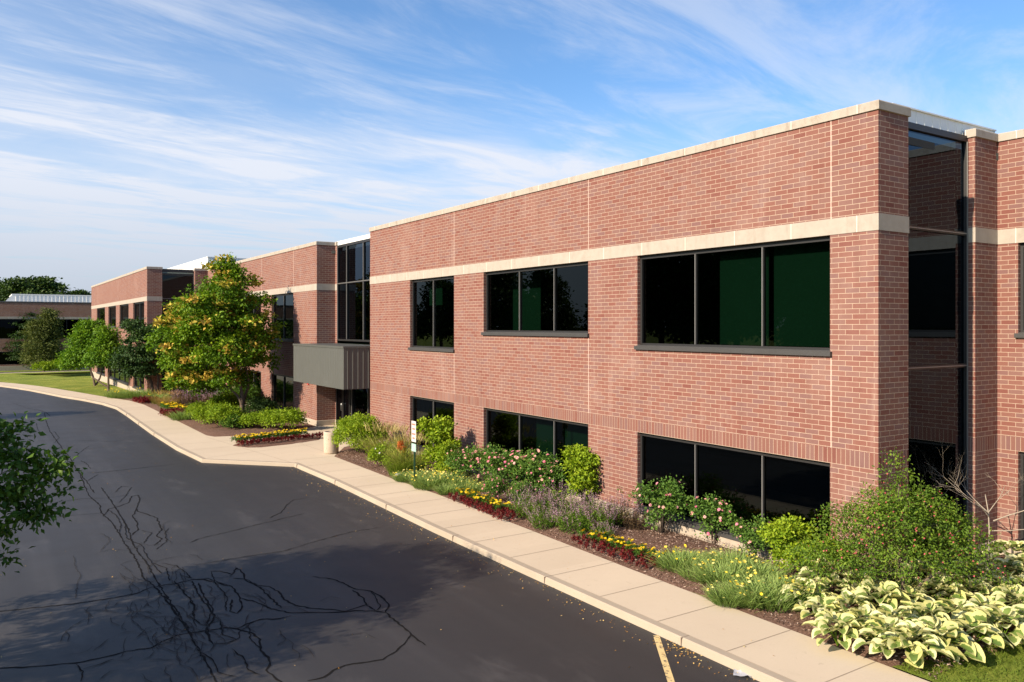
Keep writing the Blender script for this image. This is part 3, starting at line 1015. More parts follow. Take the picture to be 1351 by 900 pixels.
LOW = .36
wins = {
    'far': (P_far, 0, [(92.3, 85.9, 4.75, ZB0, [], ()), (83.5, 78.5, 5.0, ZB0, [], ()), (76.3, 71.3, 5.0, ZB0, [], ()), (69.0, 63.95, 4.62, ZB0, [.5], ()),
                       (92.3, 85.9, LOW, ZS0, [.5], ()), (83.5, 71.3, LOW, ZS0, [.25, .5, .75], ()), (69.0, 63.95, LOW, ZS0, [.5], ())]),
    'mid': (P_mid, 2, [(47.0, 43.1, 4.3, ZB0, [.5], ()), (54.7, 49.1, 4.85, ZB0, [.33, .66], ()), (61.8, 56.6, 4.55, ZB0, [.33, .66], ()),
                       (47.0, 43.1, LOW, ZS0, [.5], ()), (54.7, 49.1, LOW, ZS0, [.33, .66], ()), (61.8, 56.6, LOW, ZS0, [.33, .66], ())]),
    'main': (P_main, 1, [(28.91, 25.37, 4.22, ZB0, [.5], ((.14, .44, .62, .98, .5),)), (23.34, 17.73, 4.85, ZB0, [.36, .69], ((.05, .34, .03, .97, .9),)),
                         (15.71, 10.04, 4.55, ZB0, [.34, .69], ((.42, .67, .03, .96, .35), (.695, .985, .03, .97, .35))),
                         (28.91, 25.37, LOW, ZS0, [.5], ()), (23.34, 17.73, LOW, ZS0, [.36, .69], ((.40, .56, .03, .97, .5), (.62, .97, .03, .9, .7))),
                         (15.71, 10.04, LOW, ZS0, [.34, .69], ())]),
    'wing': (P_wing, 2, [(8.72, 3.2, 4.9, ZB0, [.33, .66], ()), (1.4, -4.2, 4.9, ZB0, [.33, .66], ()), (8.72, 3.2, LOW, ZS0, [.33, .66], ()), (1.4, -4.2, LOW, ZS0, [.33, .66], ())]),
}
for key, (path, seg, wl) in wins.items():
    ops = {seg: [on(path, seg, y0, y1, z0, z1) for (y0, y1, z0, z1, _, _) in wl]}
    wall, sold = brick_section(path, ops)
    bpart(wall, 'wall', M['brick'])
    bpart(sold, 'soldier_course', M['soldier'])
    bpart(sweep(path, [(0, ZB0), (.012, ZB0), (.012, ZB1), (0, ZB1)]), 'stone_band', M['stone'])
    bpart(sweep(path, [(0, ZT), (.035, ZT), (.035, ZT + .155), (.015, ZC), (-.30, ZC + .02), (-.30, ZT - .3)]), 'coping', M['coping'])
    bpart(sweep(path, [(.014, -.4), (.014, .285), (0, .30), (-REV, .30)]), 'foundation', M['footing'])
    X = path[seg][0]
    for (y0, y1, z0, z1, mull, bl) in wl:
        window((X, y0), (X, y1), z0, z1, mull, bl, sill=True)
# pale movement joints in the long front
for Y in (25.37, 17.72, 10.03):
    for z0, z1 in ((ZB1, ZT), (ZS1, {25.37: 4.1, 17.72: 4.73, 10.03: 4.43}[Y])):
        jb = MB(); jb.box(XF - .003, XF + .002, Y - .02, Y - .006, z0, z1)
        bpart(jb, 'joint', M['sealant'])
for Y in (43.08, 49.0, 56.5):
    jb = MB(); jb.box(XF - .003, XF + .002, Y - .02, Y - .004, ZB1, ZT)
    bpart(jb, 'joint', M['sealant'])


def curtain(a, b, zs, mull, glass, name='curtain_wall', alu='alu', head=.13, bar=.035):
    """full height glazing between plan points a,b (outside on the right); zs = bottom, transoms..., top"""
    L = math.dist(a, b)
    d = ((b[0] - a[0]) / L, (b[1] - a[1]) / L)
    inn = (-d[1], d[0])
    m = MB()

    def bx(s0, s1, k0, k1, y0, y1, mi=0):
        m.prism([(a[0] + d[0] * s + inn[0] * k, a[1] + d[1] * s + inn[1] * k) for s, k in ((s0, k0), (s1, k0), (s1, k1), (s0, k1))], y0, y1, mi)
    bx(0, L, 0, .12, zs[-1] - head, zs[-1])
    bx(0, L, .002, .12, zs[0], zs[0] + .09)
    for s in [.03] + [L * f for f in mull] + [L - .03]:
        bx(s - bar, s + bar, .006, .11, zs[0] + .09, zs[-1] - head)
        bx(s - bar * .45, s + bar * .45, -.012, .004, zs[0] + .09, zs[-1] - head, 1)
    for z in zs[1:-1]:
        bx(.03, L - .03, .012, .10, z - .04, z + .04)
        bx(.03, L - .03, -.004, .010, z - .011, z + .011, 1)
    f = bpart(m, name, [M['bronze'], M[alu]])
    g = MB()
    def W(s, z): return (a[0] + d[0] * s + inn[0] * .06, a[1] + d[1] * s + inn[1] * .06, z)
    ed = [0.03] + [L * q for q in mull] + [L - .03]
    for s0, s1 in zip(ed, ed[1:]):
        for z0, z1 in zip(zs, zs[1:]):
            g.face([W(s0, z0), W(s1, z0), W(s1, z1), W(s0, z1)])
    bpart(g, 'pane', M[glass], f)
    return f


curtain((15.2, 9.3), (18.0, 9.3), [.2, 4.2, 7.06, 9.19], [], 'glass_dark')
curtain((11.05, 63.0), (13.3, 63.0), [.2, 4.2, 7.06, 9.12], [], 'glass_dark')
curtain((15.17, 39.2), (15.17, 32.9), [4.32, 7.2, 9.14], [.2, .53, .84], 'glass_dark')
# floor edges behind the corner glass
for q in ([(15.25, 9.6), (17.95, 9.6), (17.95, 10.4), (15.25, 10.4)], [(11.1, 63.3), (13.2, 63.3), (13.2, 64), (11.1, 64)]):
    m = MB(); m.prism(q, 3.7, 4.3); bpart(m, 'floor', M['inside'])
# white metal fascias above the glass corners and the entrance recess
m = MB()
m.box(15.35, 19.4, 9.42, 9.8, 9.195, 9.50)
for x in np.arange(15.6, 19.3, .3): m.box(x, x + .022, 9.414, 9.42, 9.2, 9.49)
m.box(15.30, 19.4, 9.385, 9.85, 9.50, 9.53)
bpart(m, 'roof_fascia', M['white_metal'])
m = MB(); m.box(15.20, 15.5, 32.83, 39.44, 9.145, 9.31); m.box(15.17, 15.5, 32.83, 39.44, 9.31, 9.335)
bpart(m, 'roof_fascia', M['white_metal'])
m = MB(); m.box(11.08, 13.28, 63.1, 63.3, 9.12, 9.22); bpart(m, 'roof_fascia', M['bronze'])
# roofs and inner shell keep the inside dark
m = MB()
m.prism([(10.35, 97), (10.35, 63.05), (13.5, 63.05), (14.5, 63.0), (14.5, 39.6), (15.5, 39.3), (15.5, 32.9), (14.5, 32.5), (14.5, 9.3), (18.3, 9.4), (19.25, 9.0), (19.25, -16), (42, -16), (42, 97)], 8.75, 8.9)
bpart(m, 'roof', M['inside'])
m = MB()
m.box(41.8, 42, -16, 97, -.3, 9.2)
m.box(10.3, 41.8, 96.8, 97, -.3, 9.2)
m.box(19.2, 41.8, -16.2, -16, -.3, 9.2)
bpart(m, 'back_wall', M['inside'])
m = MB()
m.box(14.55, 41, -15.8, 96, 2.9, 4.05)   # upper floor slab, held clear of the fronts
bpart(m, 'upper_floor', M['inside']) if False else None
for (x0, y0, y1) in ((14.55, 9.6, 32.6), (14.55, 39.6, 62.5), (19.35, -15.8, 9.0), (10.4, 63.6, 96.5)):
    m = MB(); m.box(x0 + .0, 41.5, y0, y1, 2.75, 4.0)
    bpart(m, 'floor', M['inside'])
    m = MB(); m.box(x0 + 5.5, x0 + 5.7, y0, y1, 0, 8.7)
    bpart(m, 'partition', M['inside'])
m = MB(); m.box(10.2, 41.5, -15.8, 96.5, .04, .08)
for q in ([(14.5, 9.2), (41, 9.2), (41, 32.7), (14.5, 32.7)], [(14.5, 39.6), (41, 39.6), (41, 62.6), (14.5, 62.6)], [(19.2, -15), (41, -15), (41, 9), (19.2, 9)], [(10.3, 63.5), (41, 63.5), (41, 96), (10.3, 96)], [(15.35, 32.9), (41, 32.9), (41, 39.4), (15.35, 39.4)]):
    m2 = MB(); m2.prism(q, .02, .1); bpart(m2, 'floor', M['inside'])

# entrance canopy, ribbed sheet metal
m = MB()


def ribbed(m, a, b, z0, z1, pitch=.2, dep=.012):
    L = math.dist(a, b); d = ((b[0] - a[0]) / L, (b[1] - a[1]) / L); o = (d[1], -d[0])
    n = int(L / pitch)
    st = []
    for i in range(n):
        s = L * i / n
        st += [(s, 0), (s + pitch * .82, 0), (s + pitch * .86, dep), (s + pitch * .96, dep)]
    st.append((L, 0))
    for (s0, k0), (s1, k1) in zip(st, st[1:]):
        p0 = (a[0] + d[0] * s0 + o[0] * k0, a[1] + d[1] * s0 + o[1] * k0); p1 = (a[0] + d[0] * s1 + o[0] * k1, a[1] + d[1] * s1 + o[1] * k1)
        m.face([(*p0, z0), (*p1, z0), (*p1, z1), (*p0, z1)])


CXF = 13.0
ribbed(m, (CXF, 39.44), (CXF, 32.84), 2.36, 4.10)
ribbed(m, (CXF, 32.84), (14.195, 32.84), 2.36, 4.10)
m.prism([(CXF + .004, 39.44), (15.16, 39.44), (15.16, 32.845), (CXF + .004, 32.845)][::-1], 2.34, 2.38)
m.prism([(CXF - .03, 39.45), (15.16, 39.45), (15.16, 32.815), (CXF - .03, 32.815)][::-1], 4.10, 4.19)
m.face([(CXF, 39.44, 2.36), (15.1, 39.44, 2.36), (15.1, 39.44, 4.1), (CXF, 39.44, 4.1)])
bpart(m, 'canopy', M['canopy'])

# entrance doors and side lights below the canopy
ent = curtain((15.17, 39.2), (15.17, 32.9), [.05, 2.33], [.30, .62], 'glass_dark', name='entrance_glazing', head=.10)
for y0, y1 in ((39.15, 38.25), (38.23, 37.33)):
    m = MB()
    for (s0, s1, z0, z1) in ((y0 - .10, y0, .06, 2.2), (y1, y1 + .10, .06, 2.2), (y1 + .1, y0 - .1, .06, .30), (y1 + .1, y0 - .1, 2.06, 2.2)):
        m.box(15.08, 15.14, s0, s1, z0, z1)
    dr = bpart(m, 'door', M['door_metal'])
    m = MB(); m.face([(15.11, y0 - .1, .3), (15.11, y1 + .1, .3), (15.11, y1 + .1, 2.06), (15.11, y0 - .1, 2.06)]); bpart(m, 'pane', M['glass_dark'], dr)
    m = MB()
    yy = y1 + .06 if y0 > 39 else y0 - .06
    m.tube([(15.07, yy, .85), (15.02, yy, .88), (15.02, yy, 1.22), (15.07, yy, 1.25)], .014, 8); bpart(m, 'handle', M['handle'], dr)
m = MB(); m.box(XF - .06, XF - .003, 40.55, 40.75, 2.05, 2.2); bpart(m, 'alarm_box', M['red_box'], bevel=.008)

# rooftop plant enclosure, ribbed white metal
m = MB()
ribbed(m, (16.0, 88.0), (16.0, 70.6), 8.9, 10.8, .4, .03)
ribbed(m, (16.0, 70.6), (26.0, 70.6), 8.9, 10.8, .4, .03)
m.prism([(15.95, 88), (15.95, 70.55), (26, 70.55), (26, 88)], 10.8, 10.87)
bpart(m, 'plant_enclosure', M['white_metal'])

# ---- far wing, turned to face down the road
fw_ = empty('office_wing', (2, 133, -.8), 'far brick office wing in shade behind the lawn, with a white metal roof box', 'building')
BO_old = BO
BO = Vector(fw_.location)
bld_old = bld
bld = fw_
P_fw = [(-30, 133.0), (14.5, 133.0)]
fwin = [(-24.0, 6.9, 4.1, ZB0, [.2, .4, .6, .8]), (8.85, 14.2, 4.1, ZB0, [.33, .66]), (-24, 6.9, .5, ZS0, [.2, .4, .6, .8]), (8.85, 14.2, .5, ZS0, [.33, .66])]
ops = {0: [(x0 + 30, x1 + 30, z0, z1) for x0, x1, z0, z1, _ in fwin]}
wall, sold = brick_section(P_fw, ops, zoff=-.8)
bpart(wall, 'wall', M['brick']); bpart(sold, 'soldier_course', M['soldier'])
bpart(sweep(P_fw, [(0, ZB0), (.012, ZB0), (.012, ZB1), (0, ZB1)], -.8), 'stone_band', M['stone'])
bpart(sweep(P_fw, [(0, ZT), (.035, ZT), (.035, ZT + .155), (.015, ZC), (-.30, ZC + .02), (-.30, ZT - .3)], -.8), 'coping', M['bronze_sill'])
bpart(sweep(P_fw, [(.014, -.5), (.014, .285), (0, .30), (-REV, .30)], -.8), 'foundation', M['footing'])
for x0, x1, z0, z1, mu in fwin:
    window((x0, 133), (x1, 133), z0, z1, mu, (), sill=False, zoff=-.8, glass='glass_black', alu=False)
m = MB(); m.box(-30, 40, 133.35, 150, 7.9, 8.05); bpart(m, 'roof', M['roofing'])
m = MB(); m.box(-30, 40, 149.8, 150, -1, 8.2); m.box(-30.2, -30, 133.3, 150, -1, 8.2); m.box(-29, 30, 139, 139.2, -1, 8); bpart(m, 'back_wall', M['inside'])
m = MB()
ribbed(m, (4.0, 136), (34, 136), 8.0, 9.55, .5, .05)
m.face([(4.0, 136, 8.0), (2.6, 136, 8.0), (4.0, 136, 9.55)][::-1])
m.prism([(3.95, 135.95), (34, 135.95), (34, 148), (3.95, 148)], 9.55, 9.68)
m.box(3.98, 4.0, 136.02, 148, 8, 9.55)
bpart(m, 'plant_enclosure', M['white_metal'])
m = MB()
for x in (-3, -.5, 2.0): m.tube([(x, 133.6, 8.0), (x, 133.6, 9.0)], .04, 6)
m.tube([(-3, 133.6, 9.0), (2.4, 133.6, 9.0)], .04, 6); m.tube([(-3, 133.6, 8.75), (2.4, 133.6, 8.75)], .03, 6)
bpart(m, 'railing', M['red_box'])
bld, BO = bld_old, BO_old

# ------------------------------------------------------------------ foliage builders


def unit(v): return v / np.maximum(1e-9, np.linalg.norm(v, axis=-1, keepdims=True))


def leaf_arrays(P, A, N, L, W, tint, fold=.18):
    """four-point leaves folded along the midrib: positions P, axis A, normal N, length L, width W"""
    n = len(P)
    L = np.broadcast_to(L, (n,))[:, None]; W = np.broadcast_to(W, (n,))[:, None]
    A = unit(A); B = unit(np.cross(N, A)); Nn = np.cross(A, B)
    mid = P + A * L * .45 + Nn * (W * fold)
    V = np.stack([P, mid - B * W * .5, P + A * L - Nn * L * .12, mid + B * W * .5], 1)
    V[:, 1] += 0
    idx = np.arange(n)[:, None] * 4
    # two triangles sharing the midrib
    f = np.concatenate([idx + np.array([[0, 3, 2]]), idx + np.array([[0, 2, 1]])], 1).reshape(-1)
    return V.reshape(-1, 3), f, np.full(2 * n, 3), np.repeat(np.broadcast_to(tint, (n,)), 4)


def leaf_mesh(name, parts, mats, parent):
    """parts: list of (arrays, material index)"""
    VV, FF, SS, TT, MI = [], [], [], [], []
    off = 0
    for (V, f, s, t), mi in parts:
        VV.append(V); FF.append(f + off); SS.append(s); TT.append(t); MI.append(np.full(len(s), mi)); off += len(V)
    return np_mesh(name, np.concatenate(VV), np.concatenate(FF), np.concatenate(SS), mats, parent, {'tint': np.concatenate(TT)}, np.concatenate(MI))


def rdir(n, rg):
    return unit(rg.normal(size=(n, 3)))


def clumps_on(lobes, n, rg, inner=.35, zmin=-.5):
    """clump centres spread through ellipsoidal lobes, most of them near the outside"""
    lob = np.array([[*c, *r] for c, r in lobes], float)
    wgt = (lob[:, 3] * lob[:, 4] * lob[:, 5]) ** (2 / 3)
    k = rg.choice(len(lob), n, p=wgt / wgt.sum())
    d = rdir(n, rg)
    d[:, 2] = np.where(d[:, 2] < zmin, -d[:, 2], d[:, 2])
    rad = np.where(rg.random(n) < inner, rg.random(n) ** .5 * .8, 1 - np.abs(rg.normal(size=n)) * .13)
    c = lob[k, :3] + d * rad[:, None] * lob[k, 3:]
    out = unit(d / lob[k, 3:])
    return c, out


def leaf_cloud(c, out, per, cr, L, W, rg, droop=.25, up=.5, flat=.6, tlo=0., thi=1., fold=.18):
    n = len(c) * per
    ci = np.repeat(np.arange(len(c)), per)
    off = rg.normal(size=(n, 3)) * cr * np.array([1, 1, flat])
    P = c[ci] + off
    N = unit(out[ci] * .7 + np.array([0, 0, up]) + rg.normal(size=(n, 3)) * .55)
    A = unit(out[ci] * .6 + off / cr * .5 + rg.normal(size=(n, 3)) * .6 + np.array([0, 0, -droop]))
    s = rg.uniform(.7, 1.25, n)
    base = rg.uniform(tlo, thi, len(c))[ci] * .55
    t = np.clip(base + rg.uniform(tlo, thi, n) * .45, 0, 1)
    return leaf_arrays(P - A * (L * s)[:, None] * .4, A, N, L * s, W * s, t, fold)


def flowers(P, N, R, k, rg, tint, cup=.35):
    """k-petal rosettes at P facing N"""
    n = len(P)
    ref = np.where(np.abs(N[:, 2:3]) < .9, np.array([[0, 0, 1.]]), np.array([[1., 0, 0]]))
    U = unit(np.cross(N, ref)); Wv = np.cross(N, U)
    a0 = rg.uniform(0, 2 * PI, n)
    Ps, As, Ns, Ls, Ts = [], [], [], [], []
    for j in range(k):
        a = a0 + 2 * PI * j / k
        dirn = U * np.cos(a)[:, None] + Wv * np.sin(a)[:, None]
        As.append(unit(dirn + N * cup)); Ns.append(unit(N - dirn * cup)); Ps.append(P)
        Ls.append(R * rg.uniform(.85, 1.1, n)); Ts.append(np.clip(tint + rg.uniform(-.08, .08, n), 0, 1))
    Lc = np.concatenate(Ls)
    return leaf_arrays(np.concatenate(Ps), np.concatenate(As), np.concatenate(Ns), Lc, Lc * .95, np.concatenate(Ts), .1)


def blades(base, dirs, L, W, rg, bend=.5, nseg=5, t0=0., t1=1.):
    """arching grass blades"""
    n = len(base)
    L = np.broadcast_to(L, (n,)); W = np.broadcast_to(W, (n,))
    side = unit(np.cross(dirs, np.array([0, 0, 1.]) + rg.normal(size=(n, 3)) * .3))
    h = dirs.copy(); h[:, 2] = 0; h = unit(h + 1e-6)
    V = []
    sh = rg.uniform(-.12, .12, n)
    T = []
    for j in range(nseg + 1):
        t = j / nseg
        c = base + dirs * (L * t)[:, None] + h * (L * bend * t * t * .6)[:, None] - np.array([0, 0, 1.]) * (L * bend * t ** 2.4 * .55)[:, None]
        w = (W * (1 - t) ** .6 * (.6 + .4 * min(1, t * 4)))[:, None] * .5
        V += [c - side * w, c + side * w]
        T += [np.clip(t0 + (t1 - t0) * t + sh, 0, 1)] * 2
    V = np.stack(V, 1).reshape(-1, 3); T = np.stack(T, 1).reshape(-1)
    m = 2 * (nseg + 1)
    f = []
    for j in range(nseg):
        f.append(np.arange(n)[:, None] * m + np.array([[2 * j, 2 * j + 1, 2 * j + 3, 2 * j + 2]]))
    f = np.concatenate(f, 1).reshape(-1)
    return V, f, np.full(n * nseg, 4), T


def limbs(trunks, targets, rg, rbase, rtip=.008, seg=6, fork=.55):
    """trunk tubes plus curved limbs reaching to the targets (local coordinates)"""
    m = MB()
    joints = []
    for pl, r0, r1 in trunks:
        pts = resample3(pl, 6)
        m.tube(pts, [r0 + (r1 - r0) * i / (len(pts) - 1) for i in range(len(pts))], 9)
        joints += [(Vector(p), r0 + (r1 - r0) * i / (len(pts) - 1)) for i, p in enumerate(pts) if i >= len(pts) * .35]
    for tg in targets:
        tg = Vector(tg)
        # the joint that is nearest and below
        best = min(joints, key=lambda j: (j[0] - tg).length + max(0, j[0].z - tg.z + .15) * 3)
        a, r = best
        mid = a.lerp(tg, .5) + Vector((0, 0, (tg - a).length * .10)) + Vector(rg.normal(size=3) * (tg - a).length * .07)
        q = [a, a.lerp(mid, .55) + Vector((0, 0, .02)), mid, mid.lerp(tg, .55), tg]
        rr0 = min(r * .7, rbase * .55, .02 + (tg - a).length * .025)
        m.tube(q, [rr0, rr0 * .8, rr0 * .6, rr0 * .4, rtip], seg)
        joints.append((mid, rr0 * .6)); joints.append((Vector(q[3]), rr0 * .4))
    return m


def resample3(pl, n):
    P = [Vector(p) for p in pl]
    if len(P) < 3: return [P[0].lerp(P[-1], i / (n - 1)) for i in range(n)]
    out = []
    for i in range(n * (len(P) - 1) // 2 + 1):
        t = i / (n * (len(P) - 1) // 2) * (len(P) - 1)
        k = min(int(t), len(P) - 2); f = t - k
        p0, p1, p2, p3 = P[max(k - 1, 0)], P[k], P[k + 1], P[min(k + 2, len(P) - 1)]
        out.append(.5 * ((2 * p1) + (p2 - p0) * f + (2 * p0 - 5 * p1 + 4 * p2 - p3) * f * f + (3 * p1 - p0 - 3 * p2 + p3) * f ** 3))
    return out


def tree(name, label, cat, loc, trunks, lobes, ncl, per, cr, L, W, lm, bark='bark', group=None, seed=1, inner=.3, ntarget=40, droop=.3, flat=.7, fold=.18, up=.5, tl=(0, 1), rbase=.12, zmin=-.55, bloom=None, extra=None):
    rg = np.random.default_rng(seed)
    root = empty(name, loc, label, cat, group)
    c, out = clumps_on(lobes, ncl, rg, inner, zmin)
    if extra:
        c2, o2 = clumps_on(extra[0], extra[1], rg, .4, -.9)
        c = np.concatenate([c2, c]); out = np.concatenate([o2, out])
        keepc = np.ones(len(c), bool)
    tg = c[rg.choice(len(c), min(ntarget, len(c)), replace=False)] if ntarget else []
    if extra: tg = np.concatenate([tg, c[:extra[1]:6]])
    tm = limbs(trunks, sorted([tuple(t) for t in tg], key=lambda t: t[2]), rg, rbase)
    tm.build('trunk', M[bark], root, smooth=True)
    leaf_mesh('crown', [(leaf_cloud(c, out, per, cr, L, W, rg, droop, up, flat, *tl, fold=fold), 0)], [M[lm]], root)
    if bloom:
        nb, kb, Rb, mb_ = bloom
        cb_, ob = clumps_on([(c_, tuple(r * 1.03 for r in r_)) for c_, r_ in lobes], nb, rg, 0.0, -.2)
        leaf_mesh('blossoms', [(leaf_cloud(cb_ + ob * .08, unit(ob + [0, 0, .8]), kb, Rb, Rb * 1.1, Rb * .8, rg, -.2, .6, .45), 0)], [M[mb_]], root)
    return root


def shrub(name, label, loc, lobes, ncl, per, cr, L, W, lm, group=None, cat='shrub', seed=1, bloom=None, inner=.2, droop=.0, stems=8, up=.55, tl=(0, 1), bark='bark_dark', fold=.22, flat=.8):
    rg = np.random.default_rng(seed)
    root = empty(name, loc, label, cat, group)
    c, out = clumps_on(lobes, ncl, rg, inner, -.25)
    c[:, 2] = np.maximum(c[:, 2], .05)
    m = MB()
    for k in range(stems):
        t = c[rg.integers(len(c))]
        m.tube([(t[0] * .15, t[1] * .15, -.03), (t[0] * .4, t[1] * .4, t[2] * .5), tuple(t)], [.014, .010, .004], 5)
    m.build('stem', M[bark], root, smooth=True)
    leaf_mesh('foliage', [(leaf_cloud(c, out, per, cr, L, W, rg, droop, up, flat, *tl, fold=fold), 0)], [M[lm]], root)
    if bloom:
        nb, R, mm, k = bloom[:4]
        cb_, ob = clumps_on(lobes, nb, rg, 0.0, -.1)
        Nn = unit(ob + np.array([-.4, -.2, .5]) + rg.normal(size=ob.shape) * .3)
        parts = [(flowers(cb_ + ob * (cr * .9), Nn, R * rg.uniform(.7, 1.15, nb), k, rg, rg.random(nb)), 0)]
        parts.append((flowers(cb_ + ob * (cr * .9) + Nn * R * .15, Nn, R * rg.uniform(.4, .65, nb), k, rg, rg.random(nb), .9), 0))
        leaf_mesh('blossoms', parts, [M[mm]], root)
    return root


def clone(o, loc, label=None, s=1.0, rz=None, group=None, sz=None):
    c = copy_tree(o)
    c.location = loc
    c.scale = (s, s, sz or s)
    c.rotation_euler = (0, 0, random.uniform(0, 2 * PI) if rz is None else rz)
    if label: c['label'] = label
    if group: c['group'] = group
    return c


def at(px, py, z=.06):
    x, y = gp(px, py, .05)
    return (x, y, z)


# ------------------------------------------------------------------ trees
def cl(r, k, z): return (r * CN + k * SN, -r * SN + k * CN, z)   # r to the south-east, k to the north-east


# yellowing lilac tree by the entrance
tx, ty = gp(319, 556)
off = (10.25 - tx, 44.3 - ty)
rl = random.Random(44)
lobes = []
for z, R_, n_ in ((2.3, 1.9, 6), (3.3, 2.6, 8), (4.3, 2.65, 9), (5.2, 2.4, 8), (6.1, 1.95, 7), (7.0, 1.4, 6), (7.7, .8, 4)):
    f = (z - 2) / 6
    for k in range(n_):
        a = 2 * PI * (k + rl.uniform(-.3, .3)) / n_ + z
        q = R_ * rl.uniform(.50, .95)
        w_ = R_ * rl.uniform(.22, .38) + .20
        lobes.append(((off[0] + f * .55 + q * math.cos(a), off[1] - f * .55 + q * math.sin(a), z + rl.uniform(-.25, .25)), (w_, w_, w_ * rl.uniform(.5, .72))))
    lobes.append(((off[0] + f * .55, off[1] - f * .55, z), (R_ * .5, R_ * .5, .5)))
lobes.append(((off[0] + .62, off[1] - .6, 8.1), (.4, .4, .45)))
for (x, y, z, r_) in ((11.6, 42.0, 3.6, .6), (11.6, 42.1, 5.0, .6), (10.2, 46.6, 1.9, .9), (9.4, 46.0, 1.7, .8), (9.0, 45.4, 2.2, .8)): lobes.append(((x - tx, y - ty, z), (r_, r_, r_ * .7)))
tree('lilac_tree', 'broad green tree covered in fading yellow blossom, standing in the bed left of the entrance', 'tree', (tx, ty, 0.05),
     [([(0, 0, -.1), (.02, .05, .9), (-.05, .2, 2.0), (off[0] * .6, off[1] * .7, 4.0), (off[0] + .4, off[1] - .4, 6.8)], .13, .03),
      ([(.22, .35, -.1), (.2, .45, 1.0), (.4, .2, 2.2), (off[0] + .9, off[1] - .9, 4.6)], .12, .03),
      ([(0, .02, .9), (-.5, .3, 1.7), (off[0] - 1.2, off[1] + .8, 3.0)], .08, .02)],
     lobes, 1150, 40, .18, .150, .105, 'l_lilac', seed=4, inner=.15, ntarget=80, droop=.4, rbase=.13, bloom=(125, 30, .22, 'f_lilac'))

# low dark spreading tree
tx, ty = 10.15, 61.2
tree('redbud_tree', 'low dark green spreading tree with a leaning trunk beside the second brick block', 'tree', (tx, ty, .05),
     [([(0, 0, -.1), cl(-.1, .1, 1.0), cl(-.5, .1, 2.0), cl(-1.1, 0, 3.6)], .12, .03), ([(.25, 0, -.1), (.35, -.2, 1.2), (.2, -.2, 2.6), cl(0, -.2, 4.4)], .10, .03)],
     [(cl(-1.0, 0, 3.0), (1.5, 1.7, .8)), (cl(-.7, .3, 4.3), (1.2, 1.3, .8)), (cl(-1.9, .4, 2.3), (1.1, 1.2, .7)), (cl(.2, -.4, 4.6), (1.0, 1.0, .6)), (cl(-.6, 0, 1.8), (1.2, 1.2, .6)), (cl(.5, .3, 3.3), (1.0, 1.1, .7)), (cl(-1.4, 0, 5.0), (.7, .7, .5))],
     330, 40, .24, .17, .11, 'l_dark', 'bark_dark', seed=9, inner=.35, ntarget=46, droop=.5, flat=.35, tl=(.1, 1))

# two fresh green small trees on the lawn
tx, ty = 8.5, 70.5
tree('magnolia_tree', 'smaller bright green tree on the lawn with an open forked trunk, right of its twin', 'tree', (tx, ty, .05),
     [([(0, 0, -.1), (.0, .1, .9), cl(-.1, .2, 2.2), cl(-.1, .1, 3.8)], .10, .03), ([(0, 0, .2), cl(-.8, 0, .7), cl(-1.4, .1, 1.2), cl(-1.3, .2, 2.4)], .08, .03)],
     [(cl(-.2, 0, 3.0), (1.0, 1.2, 1.0)), (cl(-.1, .1, 4.1), (.75, .8, .8)), (cl(-.9, .2, 2.3), (.9, 1.0, .7)), (cl(.5, 0, 2.5), (.8, .9, .8))],
     230, 34, .24, .19, .12, 'l_mag', seed=12, ntarget=34, droop=.3, tl=(.05, 1))
tx, ty = 8.3, 77.5
tree('magnolia_tree', 'larger bright green rounded tree on the lawn, left of its smaller twin', 'tree', (tx, ty, .05),
     [([(0, 0, -.1), cl(-.2, 0, .8), cl(-.6, 0, 2.0), cl(-.6, .2, 4.0)], .11, .03), ([(.1, .1, 0), (.5, .1, 1.0), (.3, .3, 2.6)], .09, .03)],
     [(cl(-.6, 0, 3.0), (1.6, 1.7, 1.4)), (cl(-.5, .2, 4.4), (1.1, 1.2, 1.0)), (cl(.5, .2, 2.9), (1.0, 1.2, 1.1)), (cl(-1.8, .3, 2.0), (1.1, 1.2, .9))],
     360, 34, .26, .20, .13, 'l_mag', seed=13, ntarget=40, droop=.3, tl=(0, .95))
# conifers at the end of the lawn
tx, ty = gp(58, 489, -.5)
tree('cedar_tree', 'olive green feathery conifer at the end of the lawn, in front of a dark spruce', 'tree', (tx, ty, -.55),
     [([(0, 0, -.1), (0, 0, 3), (.1, 0, 7.2)], .16, .03)],
     [((0, 0, 1.6), (2.2, 2.2, 1.5)), ((.1, 0, 3.4), (2.0, 2.0, 1.6)), ((.2, 0, 5.2), (1.6, 1.6, 1.5)), ((.5, -.2, 6.6), (1.0, 1.0, 1.1)), ((-.8, .4, 5.0), (1.1, 1.1, 1.2))],
     420, 34, .36, .34, .10, 'l_conif', seed=15, ntarget=20, droop=.1, flat=.6)
tx, ty = gp(44, 486, -.7)
tree('spruce_tree', 'dark blue green spruce half hidden behind the olive conifer', 'tree', (tx - .4, ty + 5, -.75),
     [([(0, 0, -.1), (0, 0, 3), (0, 0, 7.4)], .18, .03)],
     [((0, 0, 1.6), (3.0, 3.0, .9)), ((-.2, 0, 3.0), (3.2, 3.2, .8)), ((0, 0, 4.4), (2.8, 2.8, .8)), ((.5, 0, 5.8), (3.0, 2.6, .6)), ((0, 0, 7.0), (1.3, 1.3, .7))],
     330, 34, .34, .34, .09, 'l_dark', 'bark_dark', seed=16, ntarget=30, droop=.35, flat=.3)
